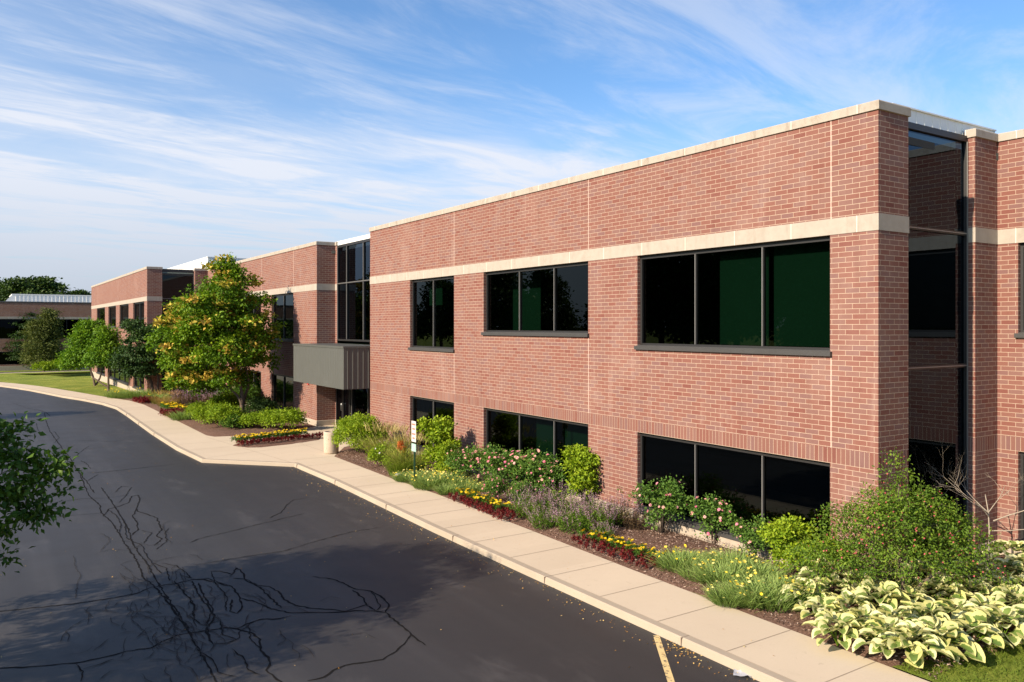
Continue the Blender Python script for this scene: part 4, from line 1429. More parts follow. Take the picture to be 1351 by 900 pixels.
# tall trees behind the far wing
bt = [(0.5, 208, 15.8, 7.0, 'broad dark tree rising behind the far wing at the very left edge'), (9.6, 201, 16.6, 6.9, 'tallest spreading tree rising above the white roof box of the far wing'), (19.6, 213, 14.2, 4.3, 'small round treetop between the white roof box and the brick block')]
for k, (x, y, h, r, lb) in enumerate(bt[:3]):
    tree('broadleaf_tree', lb, 'tree', (x, y, -.9), [([(0, 0, -.2), (0, .2, 5), (.3, 0, h * .9)], .4, .08)],
         [((0, 0, h * .62), (r * .9, r * .9, h * .26)), ((r * .35, -.5, h * .76), (r * .7, r * .7, h * .17)), ((-r * .4, 0, h * .78), (r * .6, r * .6, h * .18)), ((r * .1, 0, h * .88), (r * .5, r * .5, h * .11)), ((r * .75, 0, h * .66), (r * .45, r * .45, h * .13)), ((-r * .8, 0, h * .62), (r * .4, r * .4, h * .14))],
         420, 30, .62, .62, .42, 'l_far', 'bark_dark', seed=20 + k, ntarget=40, rbase=.3, flat=.5, group='trees behind the far wing')

# foreground tree whose branch hangs into the picture; it throws the broad shade on the road
FT = (-3.05, 14.7)
ex = []
lob = [((0, 0, 2.75), (3.1, 3.3, 1.15)), ((-.3, .2, 5.5), (1.5, 2.0, 1.0)), ((-.2, 1.5, 5.0), (1.3, 1.5, .9)), ((-.2, 0, 3.9), (2.3, 2.9, 1.25)), ((0, .2, 4.7), (1.5, 1.9, .8)), ((1.6, 1.8, 3.1), (1.3, 1.5, .8)), ((-2, -1, 3.2), (2, 2, 1.2))]
for (x, y, z, r) in ((1.15, 13.63, 2.95, .26), (.82, 13.82, 3.15, .36), (1.1, 13.6, 3.12, .25), (.60, 13.94, 3.45, .34), (.45, 14.0, 3.62, .30), (.72, 13.88, 1.68, .20), (.45, 14.07, 2.14, .34), (.86, 13.82, 2.35, .26), (.45, 14.07, 2.75, .45), (.33, 14.16, 1.62, .25), (1.05, 13.66, 2.62, .2), (.3, 14.1, 3.2, .4), (.95, 13.7, 2.92, .22)):
    ex.append(((x - .20 - FT[0], y - FT[1], z), (r, r, r * .6)))
tree('crabapple_tree', 'dark leafy branches of the near tree hanging in at the left edge over the road', 'tree', (FT[0], FT[1], -.05),
     [([(0, 0, -.1), (.05, .1, .9), (0, .2, 2.2), (-.2, 0, 4.4)], .16, .03), ([(.05, .1, .9), (.8, -.2, 1.8), (2.0, -.5, 2.5), (3.2, -.85, 2.85)], .11, .012),
      ([(1.2, -.3, 2.05), (2.3, -.5, 2.05), (3.15, -.75, 1.75)], .045, .008), ([(1.6, -.4, 2.3), (2.5, -.5, 3.0), (3.1, -.75, 3.45)], .05, .008)],
     lob, 900, 46, .15, .112, .062, 'l_fore', 'bark_dark', seed=31, inner=.35, ntarget=130, droop=.35, flat=.55, tl=(0, .95), rbase=.1, extra=(ex, 44))
# the second street tree along the verge (its shade crosses the road further up)
tree('crabapple_tree', 'small street tree further up the verge whose shade crosses the road by the bend', 'tree', (-3.4, 54.2, -.05),
     [([(0, 0, -.1), (0, 0, 1.4), (0, 0, 3.4)], .12, .03)], [((0, 0, 2.7), (2.1, 1.5, 1.0)), ((.1, 0, 3.5), (1.5, 1.1, .8))],
     160, 40, .25, .16, .10, 'l_fore', 'bark_dark', seed=33, ntarget=20)
# tall trees on the far side of the lot, mirrored in the glass
proto = tree('broadleaf_tree', 'tall leafy tree across the lot, mirrored in the office windows', 'tree', (-38, 4, -.2), [([(0, 0, -.2), (0, .2, 5), (.3, 0, 11)], .3, .06)],
             [((0, 0, 6.5), (4.2, 4.2, 3.4)), ((.6, 0, 9.5), (2.8, 2.8, 2.4)), ((-.6, .5, 11.6), (1.4, 1.4, 1.5)), ((1.8, 1.2, 4.5), (3, 3, 2)), ((-2, -1, 5), (2.6, 2.6, 2))],
             420, 22, .55, .55, .36, 'l_far', 'bark_dark', seed=41, ntarget=30, rbase=.25, group='trees across the lot')
for (x, y, s) in ((-37, -6, .95), (-40, 13.5, .86), (-37, 22, 1.05), (-40, 30, .9), (-38, 39, 1.0), (-41, 49, .92), (-38, 60, 1.05), (-40, 72, 1.3), (-44, -15, 1.0), (-47, 26, 1.15), (-46, 54, 1.55), (-47, 66, 1.6), (-46, 47, 1.5), (-39, 81, .72), (-42, 99, 1.05), (-40, 108, 1.2), (-40, 119, 1.0), (-42, 131, 1.1)):
    clone(proto, (x, y, -.2), s=s)

# ------------------------------------------------------------------ shrubs and flowers of the main bed
shrub('round_shrub', 'clipped round lime green shrub beside the concrete litter bin', at(474, 599), [((0, 0, .64), (.98, .98, .86)), ((.3, -.4, .5), (.75, .7, .6))], 620, 26, .085, .064, .046, 'l_lime', seed=51)


def grass_clump(name, label, loc, n, r, h, lm, seed, group=None, t1=1.0, wd=.012, bend=.55, cat='grass clump'):
    rg = np.random.default_rng(seed)
    a = rg.uniform(0, 2 * PI, n); rr_ = r * np.sqrt(rg.random(n)) * .45
    b = np.stack([np.cos(a) * rr_, np.sin(a) * rr_, np.full(n, -.02)], 1)
    tilt = rg.uniform(.02, .42, n)
    a2 = a + rg.normal(size=n) * .5
    d = unit(np.stack([np.cos(a2) * np.sin(tilt), np.sin(a2) * np.sin(tilt), np.cos(tilt)], 1))
    arr = blades(b, d, h * rg.uniform(.55, 1.1, n), wd * rg.uniform(.7, 1.3, n), rg, bend, 5, 0, t1)
    # seed heads
    k = n // 6
    bs = b[:k] + d[:k] * (h * .85)
    hd = unit(d[:k] + rg.normal(size=(k, 3)) * .12)
    arr2 = blades(bs, hd, h * rg.uniform(.2, .38, k), .026, rg, .4, 3, .8 * t1, 1.0 * t1)
    root = empty(name, loc, label, cat, group)
    leaf_mesh('blades', [(arr, 0)], [M[lm]], root)
    leaf_mesh('seed_heads', [(arr2, 0)], [M[lm]], root)
    return root


grass_clump('feather_grass', 'tall tan tipped grass clump just right of the round lime shrub', at(504, 608), 560, .9, 1.35, 'grass_tall', 61)
grass_clump('feather_grass', 'second tall grass clump, against the brick between round shrub and sign', at(522, 605), 460, .75, 1.25, 'grass_tall', 62)
grass_clump('feather_grass', 'tall tan grass clump behind the green sign post', at(543, 625), 700, .9, 1.35, 'grass_tall', 63)
grass_clump('feather_grass', 'low green grass clump left of the sign post around the orange spike', at(526, 627), 520, .7, .85, 'grass_tall', 64, t1=.6)
rg = np.random.default_rng(65)
root = empty('dry_flower_spike', at(529, 622, .06), 'orange cone shaped dry flower head among green grass by the sign', 'flower')
c, o_ = clumps_on([((0, 0, .78), (.11, .11, .26))], 40, rg, .2)
leaf_mesh('flower_head', [(leaf_cloud(c, o_, 14, .03, .06, .03, rg, -.5, .2, 1.2), 0)], [M['f_orange']], root)
m = MB(); m.tube([(0, 0, -.03), (0, 0, .5)], .012, 6); m.build('stem', M['post'], root)
shrub('leafy_perennial', 'small lime leafed plant with white flowers in front of the tall grasses', at(503, 617), [((0, 0, .34), (.42, .42, .36)), ((.3, -.35, .26), (.3, .3, .28))], 90, 22, .08, .075, .055, 'l_lime', seed=66, bloom=(9, .05, 'sign', 6), tl=(0, .8), cat='perennial')

lime = [((0, 0, .5), (.5, .5, .5)), ((.05, .1, 1.15), (.42, .42, .42)), ((-.25, .35, 1.5), (.34, .34, .25)), ((.2, -.3, .8), (.4, .4, .4)), ((.1, -.1, 1.55), (.28, .28, .3))]
L1 = shrub('ninebark_shrub', 'tall upright lime green shrub between the sign post and the first window', at(579, 626), lime, 165, 24, .10, .10, .075, 'l_lime', seed=71)
clone(L1, at(592, 631), 'lower lime shrub pressed against the tall upright one by the roses', .62, 2.0)
L2 = shrub('ninebark_shrub', 'bushy lime green shrub against the brick pier between two lower windows', at(772, 668), [((0, 0, .5), (.42, .42, .42)), ((0, 0, 1.1), (.55, .5, .36)), ((-.1, .25, 1.3), (.38, .38, .25)), ((.15, -.25, 1.22), (.33, .33, .26)), ((.3, .3, .9), (.3, .3, .3)), ((-.35, -.3, .9), (.28, .28, .3))], 170, 24, .095, .095, .07, 'l_lime', seed=72)
L3 = shrub('ninebark_shrub', 'yellow green two tiered shrub below the large window, left of the big berry bush', at(1056, 762), [((0, 0, .32), (.52, .52, .34)), ((.15, .32, .80), (.42, .36, .22)), ((-.2, .4, .72), (.3, .3, .2)), ((.25, -.45, .36), (.42, .42, .36))], 260, 24, .075, .07, .052, 'l_lime', seed=73)


def rose(label, loc, s, seed, nb=34, tall=1.0):
    lobes = [((0, 0, .62 * tall), (.46, .46, .34 * tall)), ((.3, .1, .85 * tall), (.28, .28, .24)), ((-.28, .15, .8 * tall), (.28, .3, .26)), ((.05, -.3, .55 * tall), (.28, .28, .3)), ((0, .1, .3), (.25, .25, .25))]
    rgs = random.Random(seed)
    lobes = [((c[0] + rgs.uniform(-.08, .08), c[1] + rgs.uniform(-.08, .08), c[2]), r) for c, r in lobes]
    o = shrub('rose_bush', label, loc, lobes, 135, 20, .085, .062, .042, 'l_rose', 'pink rose bushes of the main bed', 'rose bush', seed, (nb, .043, 'f_pink', 7), .3, .1, 12, .5)
    o.scale = (s, s, s)
    return o


R1 = rose('pink rose bush at the left end of the rose hedge, beside the tall lime shrub', at(612, 640), 1.05, 81, 40)
R2 = rose('pink rose bush in the rose hedge in front of the brick pier', at(643, 644), 1.12, 82, 48)
R3 = rose('pink rose bush in the middle of the rose hedge, below the three pane window', at(668, 652), 1.12, 83, 52)
R4 = rose('pink rose bush with the tallest sprays, right part of the rose hedge', at(694, 654), 1.18, 84, 52)
R5 = rose('pink rose bush at the right end of the rose hedge, above the mauve flowers', at(722, 660), 1.08, 85, 44)
clone(R3, at(655, 666), 'low rose bush at the front of the hedge, behind the yellow flower row', .72)
clone(R1, at(688, 672), 'low rose bush standing forward of the hedge, touching the mauve flowers', .7)
clone(R2, at(803, 668), 'small rose bush right of the bushy lime shrub, on the brick pier', .78)
clone(R5, at(841, 678), 'thin rose bush at the left jamb of the large lower window', .72)
rose('leggy rose bush with two open crowns in front of the large lower window', at(872, 706), 1.05, 86, 30, 1.12)
rose('compact rose bush with pink blooms, middle of the three below the large window', at(941, 717), .98, 87, 42)
clone(R4, at(984, 722), 'small sparse rose bush behind the low one, near the second mullion', .62)
rose('low rose bush with pink blooms just left of the yellow green two tiered shrub', at(996, 742), .78, 88, 34)


def spiky(name, label, loc, n, r, h, lm, fm, seed, group=None, ls=.055, frac=.3, cat='perennial', spread=.45, fl=.03):
    rg = np.random.default_rng(seed)
    a = rg.uniform(0, 2 * PI, n); rr_ = r * np.sqrt(rg.random(n))
    b = np.stack([np.cos(a) * rr_ * .5, np.sin(a) * rr_ * .5, np.zeros(n)], 1)
    d = unit(np.stack([np.cos(a) * rr_ / r * spread, np.sin(a) * rr_ / r * spread, np.ones(n)], 1) + rg.normal(size=(n, 3)) * .10)
    H = h * rg.uniform(.7, 1.1, n) * (1 - .35 * (rr_ / r) ** 2)
    per = 16
    t = np.tile(np.linspace(.08, 1 - frac * .6, per), (n, 1)) + rg.uniform(-.03, .03, (n, per))
    P = b[:, None] + d[:, None] * (H[:, None] * t)[..., None]
    P = P.reshape(-1, 3)
    A = unit(rg.normal(size=P.shape) * np.array([1, 1, .35]) + np.array([0, 0, .45]))
    N = unit(np.array([0, 0, 1.]) + rg.normal(size=P.shape) * .4)
    sc_ = rg.uniform(.7, 1.2, len(P))
    leaves_ = leaf_arrays(P, A, N, ls * sc_, ls * .42 * sc_, np.clip(t.reshape(-1) * .7 + rg.uniform(-.2, .3, len(P)), 0, 1))
    root = empty(name, loc, label, cat, group)
    leaf_mesh('foliage', [(leaves_, 0)], [M[lm]], root)
    if fm:
        k = 14
        keep = rg.random(n) < .5
        t2 = np.tile(np.linspace(1 - frac * .8, 1.06, k), (keep.sum(), 1))
        P = (b[keep][:, None] + d[keep][:, None] * (H[keep][:, None] * t2)[..., None]).reshape(-1, 3) + rg.normal(size=(keep.sum() * k, 3)) * .007
        A = unit(rg.normal(size=P.shape) + np.array([0, 0, .5]))
        leaf_mesh('flower_spikes', [(leaf_arrays(P, A, rdir(len(P), rg), fl, fl * .7, rg.random(len(P))), 0)], [M[fm]], root)
    return root


pg = 'mauve flowering perennials of the main bed'
S1 = spiky('salvia_clump', 'mauve flowering clump at the left end of its drift, right of the yellow flower row', at(694, 683), 120, .62, .82, 'l_catmint', 'f_purple', 91, pg)
S2 = spiky('salvia_clump', 'mauve flowering clump at the front centre of the drift, over the bare mulch', at(758, 704), 130, .66, .80, 'l_catmint', 'f_purple', 92, pg)
S3 = spiky('salvia_clump', 'mauve flowering clump just below the bushy lime shrub', at(775, 684), 110, .62, .72, 'l_catmint', 'f_purple', 93, pg)
for (x, y, s, o, lb) in ((712, 690, .85, S2, 'mauve flowering clump second from the left at the front of its drift'), (735, 676, 1.0, S1, 'mauve flowering clump behind the front row, below the right end of the roses'),
                         (733, 697, .66, S3, 'short mauve flowering clump with yellow green leaves at the front of its drift'), (786, 704, 1.0, S1, 'mauve flowering clump behind the right hand yellow flower row'), (806, 694, .95, S3, 'mauve flowering clump at the right of the drift, by the bronze plant')):
    clone(o, at(x, y), lb, s)
for (x, y, s, o, lb) in ((716, 698, .7, S2, 'short mauve flowering clump at the lowest point of the left end of the drift'), (752, 690, .85, S1, 'mauve flowering clump in the very middle of the drift'), (797, 712, .6, S3, 'short mauve flowering clump leaning over the marigolds'), (722, 678, .8, S3, 'mauve flowering clump tucked under the last hedge rose')):
    clone(o, at(x, y), lb, s)
spiky('bronze_perennial', 'faded bronze perennial clump at the right end of the mauve drift', at(822, 694), 130, .55, .80, 'l_bronze', 'f_purple', 94, None, .05)
spiky('bronze_perennial', 'thin drying stems right of the bronze clump near the leggy rose', at(838, 700), 70, .45, .62, 'l_bronze', None, 95, None, .05)


def yarrow(name, label, loc, r, h, n, nf, seed, group, fm='f_pale', lm='l_silver', fr=.028):
    rg = np.random.default_rng(seed)
    a = rg.uniform(0, 2 * PI, n); rr_ = r * np.sqrt(rg.random(n))
    b = np.stack([np.cos(a) * rr_ * .75, np.sin(a) * rr_ * .75, np.full(n, -.02)], 1)
    d = unit(np.stack([np.cos(a) * rr_ / r * .8, np.sin(a) * rr_ / r * .8, np.ones(n) * 1.1], 1) + rg.normal(size=(n, 3)) * .25)
    arr = blades(b, d, h * rg.uniform(.6, 1.2, n), .019 * rg.uniform(.7, 1.4, n), rg, .35, 3, .05, .95)
    root = empty(name, loc, label, 'perennial', group)
    leaf_mesh('foliage', [(arr, 0)], [M[lm]], root)
    if nf:
        a = rg.uniform(0, 2 * PI, nf); q = r * np.sqrt(rg.random(nf))
        P = np.stack([np.cos(a) * q, np.sin(a) * q, h * (.95 - .35 * (q / r) ** 2) * rg.uniform(.75, 1.15, nf)], 1)
        N = unit(np.array([-.2, -.2, 1.]) + rg.normal(size=P.shape) * .3)
        leaf_mesh('blossoms', [(flowers(P, N, fr * rg.uniform(.8, 1.3, nf), 6, rg, rg.random(nf), .3), 0)], [M[fm]], root)
        m = MB()
        for p in P[::2]: m.tube([(p[0] * .6, p[1] * .6, 0), tuple(p)], [.004, .003], 4)
        m.build('stem', M['l_silver'], root)
    return root


yg = 'grey green yellow flowering perennials'
Y1 = yarrow('yarrow_clump', 'grey green clump with pale yellow flowers immediately right of the sign post', at(567, 643), .65, .50, 700, 46, 101, yg)
Y2 = yarrow('yarrow_clump', 'yellow flowering clump behind the silver mound, in front of the first rose', at(594, 642), .70, .52, 700, 54, 102, yg)
clone(Y1, at(535, 634), 'small yellow flowering clump left of the sign post, by the white stone', .7)
clone(Y2, at(612, 648), 'yellow flowering clump right of the silver mound under the roses', .75)
clone(Y2, at(556, 634), 'yellow flowering clump behind the sign post at the foot of the tall grass', .8)
yarrow('silver_mound', 'small silvery mound at the start of the crimson row, right of the sign', at(590, 651), .34, .34, 520, 0, 103, None)
D1 = yarrow('daylily_clump', 'grey green bladed clump at the left end of the row before the hostas', at(898, 752), .52, .46, 620, 12, 104, yg, 'f_yellow', fr=.032)
D2 = yarrow('daylily_clump', 'grey green bladed clump with many pale blooms in front of the compact rose', at(958, 772), .58, .50, 700, 20, 105, yg, 'f_pale', fr=.032)
for (x, y, s, o, lb) in ((925, 765, .8, D1, 'small bladed clump second from the left in the row before the hostas'), (968, 752, .9, D2, 'bladed clump at the back of the row, under the compact rose'), (1000, 768, 1.0, D1, 'bladed clump behind the front row, left of the yellow green shrub'),
                         (992, 795, 1.0, D1, 'bladed clump at the front of the row nearest the pavement'), (1022, 798, 1.05, D2, 'bladed clump touching the first hosta leaves'), (962, 795, .7, D2, 'low yellow flowering clump at the pavement edge of the row')):
    clone(o, at(x, y), lb, s)

for (x, y, s, o, lb) in ((628, 650, .6, Y2, 'low yellow flowering clump under the second rose of the hedge'), (577, 636, .8, Y1, 'grey green clump between the sign and the tall lime shrub'), (940, 748, .75, D1, 'bladed clump at the foot of the compact rose'), (908, 745, .6, D2, 'small yellow flowering clump on the mulch by the leggy rose'), (1040, 785, .8, D1, 'bladed clump between the two tiered shrub and the hostas')):
    clone(o, at(x, y), lb, s)

# bedding rows
rg = np.random.default_rng(110)


def bedding_proto(kind, seed):
    rg = np.random.default_rng(seed)
    if kind == 'y':
        c, o = clumps_on([((0, 0, .075), (.085, .085, .07))], 14, rg, .2)
        a = leaf_cloud(c, o, 9, .028, .045, .026, rg, 0, .5, .8)
        nf = 4
        P = np.stack([rg.uniform(-.075, .075, nf), rg.uniform(-.075, .075, nf), rg.uniform(.155, .20, nf)], 1)
        N = unit(np.array([-.2, -.1, 1.]) + rg.normal(size=P.shape) * .2)
        f1 = flowers(P, N, np.full(nf, .040), 8, rg, rg.random(nf), .15)
        f2 = flowers(P + N * .008, N, np.full(nf, .028), 7, rg, rg.random(nf), .6)
        o = leaf_mesh('marigold', [(a, 0)], [M['l_marig']], None)
        leaf_mesh('blossoms', [(f1, 0), (f2, 0)], [M['f_yellow']], o)
        return tag(o, cat='flower')
    c, o = clumps_on([((0, 0, .06), (.065, .065, .09))], 9, rg, .1)
    a = leaf_cloud(c, unit(o + [0, 0, .6]), 7, .022, .065, .036, rg, -.5, .3, 1.0)
    o = leaf_mesh('coleus', [(a, 0)], [M['l_red']], None)
    return tag(o, cat='bedding plant')


YP = [bedding_proto('y', 111 + i) for i in range(3)]
RP = [bedding_proto('r', 121 + i) for i in range(3)]
used = set()


def row(protos, a, b, n, lanes, gap, group, label, z=.10, jit=.05, s=(.85, 1.15)):
    a, b = Vector(a), Vector(b)
    sd_ = Vector((-(b - a).y, (b - a).x)).normalized()
    for l in range(lanes):
        for i in range(n):
            p = a.lerp(b, (i + .5 * (l % 2) + .3) / n) + sd_ * (l * gap) + Vector((random.uniform(-jit, jit), random.uniform(-jit, jit)))
            pr = random.choice(protos)
            if pr.name in used: o = copy_tree(pr)
            else: o = pr; used.add(pr.name)
            o.location = (p.x, p.y, z); o.rotation_euler = (0, 0, random.uniform(0, 6)); k = random.uniform(*s); o.scale = (k, k, k)
            o['label'] = label; o['group'] = group


# middle strip by the roses
row(YP, gp(602, 653, .1), gp(662, 676, .1), 13, 2, .24, 'yellow marigolds of the strip below the rose hedge', 'yellow marigold in the strip below the rose hedge', s=(.8, 1.1))
row(RP, gp(592, 657, .1), gp(668, 688, .1), 15, 3, .24, 'crimson bedding plants below the rose hedge', 'crimson bedding plant in the strip below the rose hedge', s=(.65, .95))
# strip in front of the mauve drift
row(YP, gp(768, 710, .1), gp(868, 742, .1), 14, 2, .24, 'yellow marigolds of the strip by the mauve drift', 'yellow marigold in the strip between mauve flowers and the large window', s=(.75, 1.05))
row(RP, gp(754, 714, .1), gp(856, 752, .1), 14, 3, .24, 'crimson bedding plants by the mauve drift', 'crimson bedding plant in the strip by the mauve flowers', s=(.6, .95))
# island at the entrance
row(YP, (9.2, 35.25), (12.5, 35.95), 19, 3, .24, 'yellow marigolds of the entrance island', 'yellow marigold in the island bed before the entrance', s=(1.0, 1.4))
row(RP, (9.0, 34.55), (12.9, 35.25), 22, 2, -.26, 'crimson bedding plants of the entrance island', 'crimson bedding plant in the island bed before the entrance', s=(.8, 1.15))
# left bed
row(RP, gp(212, 546, .1), gp(226, 550, .1), 12, 5, .22, 'crimson bedding plants at the left bed corner', 'crimson bedding plant in the patch left of the yellow tree', s=(1.3, 1.7))
row(YP, gp(214, 538, .1), gp(238, 545, .1), 12, 3, .3, 'yellow marigolds of the left bed', 'yellow marigold in the patch left of the yellow tree', s=(1.3, 1.8))
row(RP, gp(176, 529, .1), gp(192, 532, .1), 12, 4, .3, 'dark red bedding plants at the bed end', 'dark red bedding plant at the lawn end of the bed', s=(1.3, 1.7))

# hostas


def hosta_proto(seed):
    rg = np.random.default_rng(seed)
    VV, FF, TT, EE = [], [], [], []
    nl = 30
    nu, nv = 7, 5
    off = 0
    for i in range(nl):
        lay = i / nl
        a = i * 2.399 + rg.uniform(-.3, .3)
        el = .20 + 1.0 * (1 - lay) ** 1.1 * 0 + (1.15 * lay)          # outer leaves low, inner leaves steep
        pet = .16 + .20 * (1 - lay) + rg.uniform(-.03, .03)
        L = rg.uniform(.24, .32) * (1 - .25 * lay); Wd = L * rg.uniform(.84, 1.0)
        h0 = .14 + .22 * lay
        rad = np.array([math.cos(a), math.sin(a), 0])
        start = rad * pet * (1.15 - .7 * lay) + np.array([0, 0, h0 + rg.uniform(-.03, .04)])
        side = np.array([-math.sin(a), math.cos(a), 0])
        roll = rg.normal() * .25
        ang0 = .12 + .5 * lay + rg.uniform(-.2, .2); ang1 = -.50 + .6 * lay + rg.uniform(-.25, .2)
        pt = start.copy()
        tn = rg.random()
        for u in range(nu + 1):
            t = u / nu
            ang = ang0 + (ang1 - ang0) * t
            dirn = rad * math.cos(ang) + np.array([0, 0, math.sin(ang)])
            nor = -rad * math.sin(ang) + np.array([0, 0, math.cos(ang)])
            if u: pt = pt + dirn * L / nu
            wdt = Wd * .5 * (math.sin(PI * min(1, (t + .12) / 1.12) ** .66) ** .72 if t < 1 else 0)
            for v in range(nv):
                q = (v / (nv - 1)) * 2 - 1
                sd_ = side * math.cos(roll) + nor * math.sin(roll)
                cup = abs(q) ** 1.6 * .20 * wdt * 2 + math.sin(t * 9 + q * 3 + i) * .006
                VV.append(pt + sd_ * q * wdt + nor * cup)
                TT.append(tn); EE.append(max(abs(q), (t - .55) * 1.9 if t > .55 else 0, (.12 - t) * 4 if t < .1 else 0))
        for u in range(nu):
            for v in range(nv - 1):
                b = off + u * nv + v
                FF += [b, b + 1, b + nv + 1, b + nv]
        off += (nu + 1) * nv
    root = empty('hosta', (0, 0, 0), 'cream edged broad leafed hosta in the mass at the lower right', 'hosta', 'variegated hostas at the lower right')
    np_mesh('leaves', np.array(VV), FF, [4] * (len(FF) // 4), M['hosta'], root, {'tint': TT, 'margin': EE}, smooth=True)
    m = MB()
    for i in range(12):
        a = i * 2.399; m.tube([(0, 0, -.03), (.08 * math.cos(a), .08 * math.sin(a), .12), (.2 * math.cos(a), .2 * math.sin(a), .22)], .006, 5)
    m.build('stem', M['l_lime'], root)
    return root


HP = [hosta_proto(131 + i) for i in range(3)]
hpix = [(1062, 797), (1100, 795), (1140, 788), (1085, 820), (1122, 818), (1160, 812), (1200, 806), (1240, 800), (1105, 845), (1142, 843), (1182, 838), (1222, 834), (1262, 828), (1300, 824), (1340, 815),
        (1172, 862), (1205, 868), (1240, 860), (1282, 850), (1322, 845), (1365, 840), (1280, 798), (1318, 792), (1355, 790), (1330, 765), (1300, 765), (1352, 762), (1180, 778), (1390, 812), (1400, 785), (1338, 742), (1225, 858), (1090, 778), (1130, 768), (1165, 772), (1212, 782), (1250, 782), (1285, 775)]
for i, (x, y) in enumerate(hpix):
    X, Yy = gp(x, y, .12)
    o = HP[i] if i < 3 else copy_tree(HP[i % 3])
    s = random.uniform(.82, 1.05)
    o.location = (X, Yy, .06); o.scale = (s, s, s * random.uniform(1.1, 1.45)); o.rotation_euler = (0, 0, random.uniform(0, 6))

# big weeping berry bush
bx, by = 13.72, 8.2
rgb_ = np.random.default_rng(141)
lob = [(cl(0, 0, 1.1), (.95, .95, .8)), (cl(.05, .1, 1.8), (.62, .62, .45)), (cl(1.0, 0, 1.1), (.6, .6, .5)), (cl(-.6, .1, 1.25), (.65, .65, .5)), (cl(.7, -.1, 1.25), (.65, .65, .5)), (cl(-1.15, .1, .85), (.6, .55, .5)), (cl(-1.55, .15, .75), (.5, .45, .4)), (cl(-1.0, .3, 1.45), (.45, .4, .35)), (cl(-.5, .2, 1.75), (.45, .4, .35)), (cl(1.2, -.3, .75), (.5, .5, .5)),
       (cl(-.1, .1, 2.45), (.28, .28, .3)), (cl(-.35, -.2, 1.7), (.45, .4, .35)), (cl(.45, 0, 1.75), (.45, .45, .35)), (cl(.2, -.3, .95), (.9, .6, .4)), (cl(-.9, 0, .8), (.6, .5, .35))]
o = tree('berry_bush', 'large loose arching bush with tiny red fruits in front of the corner glass', 'bush', (bx, by, .05),
         [([(0, 0, -.05), (.05, .05, .4), (.0, .1, 1.0), (.0, .1, 2.2)], .05, .01), ([(0, 0, .1), (-.3, .3, .6), (-.8, .8, .8)], .035, .008), ([(0, 0, .1), (.4, -.3, .6), (1.0, -.6, .7)], .035, .008)],
         lob, 900, 18, .085, .055, .030, 'l_coto', 'bark', seed=142, inner=.25, ntarget=280, droop=.35, flat=.7, rbase=.05)
c, ob = clumps_on([(c_, tuple(r * 1.05 for r in r_)) for c_, r_ in lob], 330, rgb_, .1, -.4)
leaf_mesh('berries', [(flowers(c, ob, np.full(len(c), .017), 5, rgb_, rgb_.random(len(c)), .8), 0), (flowers(c, -ob, np.full(len(c), .017), 5, rgb_, rgb_.random(len(c)), .8), 0)], [M['f_berry']], o)

# bare shrub beside the right-hand pilaster
bx, by = 17.75, 8.75
root = empty('bare_shrub', (bx, by, .05), 'leafless pale twiggy shrub against the narrow brick pier at the right', 'shrub')
m = MB()
rb = random.Random(5)


def branch(p, d, L, r, lv):
    q = [p]
    for k in range(4):
        d = (d + Vector((rb.uniform(-.18, .18), rb.uniform(-.18, .18), rb.uniform(-.08, .12)))).normalized()
        q.append(q[-1] + d * L / 4)
    m.tube(q, [r, r * .85, r * .7, r * .55, r * .35], 6 if lv < 2 else 4)
    if lv < 5:
        for k in range(3 if lv < 4 else 2):
            i = rb.choice((2, 3, 4))
            dd = (d + Vector((rb.uniform(-.9, .9), rb.uniform(-.9, .7), rb.uniform(-.35, .6)))).normalized()
            branch(q[i], dd, L * rb.uniform(.45, .7), r * .45, lv + 1)


branch(Vector((0, 0, -.05)), Vector((-.05, -.12, 1)), 1.5, .024, 0)
branch(Vector((.1, -.05, .9)), Vector((.35, -.75, .55)), 1.2, .015, 1)
branch(Vector((0, 0, 1.0)), Vector((-.6, -.15, .55)), 1.1, .013, 1)
branch(Vector((.05, -.05, .7)), Vector((.5, -.8, .2)), 1.3, .012, 1)
m.build('branches', M['bark_pale'], root, smooth=True)

# ------------------------------------------------------------------ left bed
shrub('clipped_shrub', 'lime green clipped shrub beside the brick pier of the entrance', at(372, 567), [((0, 0, .42), (.85, 1.0, .45)), ((.5, -.4, .5), (.5, .5, .42)), ((-.4, .5, .5), (.55, .55, .4))], 230, 26, .10, .09, .065, 'l_lime', seed=151, tl=(0, .85))
shrub('yew_shrub', 'dark green shrub at the wall behind the lilac tree trunk', at(345, 556), [((0, 0, .6), (.75, .8, .62))], 170, 26, .10, .09, .05, 'l_dark', seed=152, tl=(.2, 1))
shrub('leafy_perennial', 'yellow green low plant right of the lilac tree foot', at(331, 566), [((0, 0, .32), (.55, .6, .36))], 90, 24, .09, .09, .06, 'l_lime', seed=153, tl=(0, .7), cat='perennial')
shrub('leafy_perennial', 'low green plant with pale flowers left of the lilac tree foot', at(306, 566), [((0, 0, .28), (.5, .6, .32))], 80, 24, .09, .085, .055, 'l_mid', seed=154, bloom=(14, .05, 'f_pale', 6), cat='perennial')
a_ = shrub('spirea_shrub', 'rounded yellow green shrub at the front of the left bed, nearest the lilac trunk', at(294, 564), [((0, 0, .50), (.85, .9, .60)), ((.4, -.4, .4), (.6, .6, .45))], 230, 26, .10, .085, .06, 'l_lime', seed=155, tl=(0, .8))
clone(a_, at(276, 560), 'rounded yellow green shrub in the middle of the three front shrubs', .88)
clone(a_, at(262, 553), 'rounded yellow green shrub nearest the silvery plants in the left bed', .78)
clone(a_, at(300, 548), 'taller yellow green shrub behind the front three, under the lilac crown', 1.1)
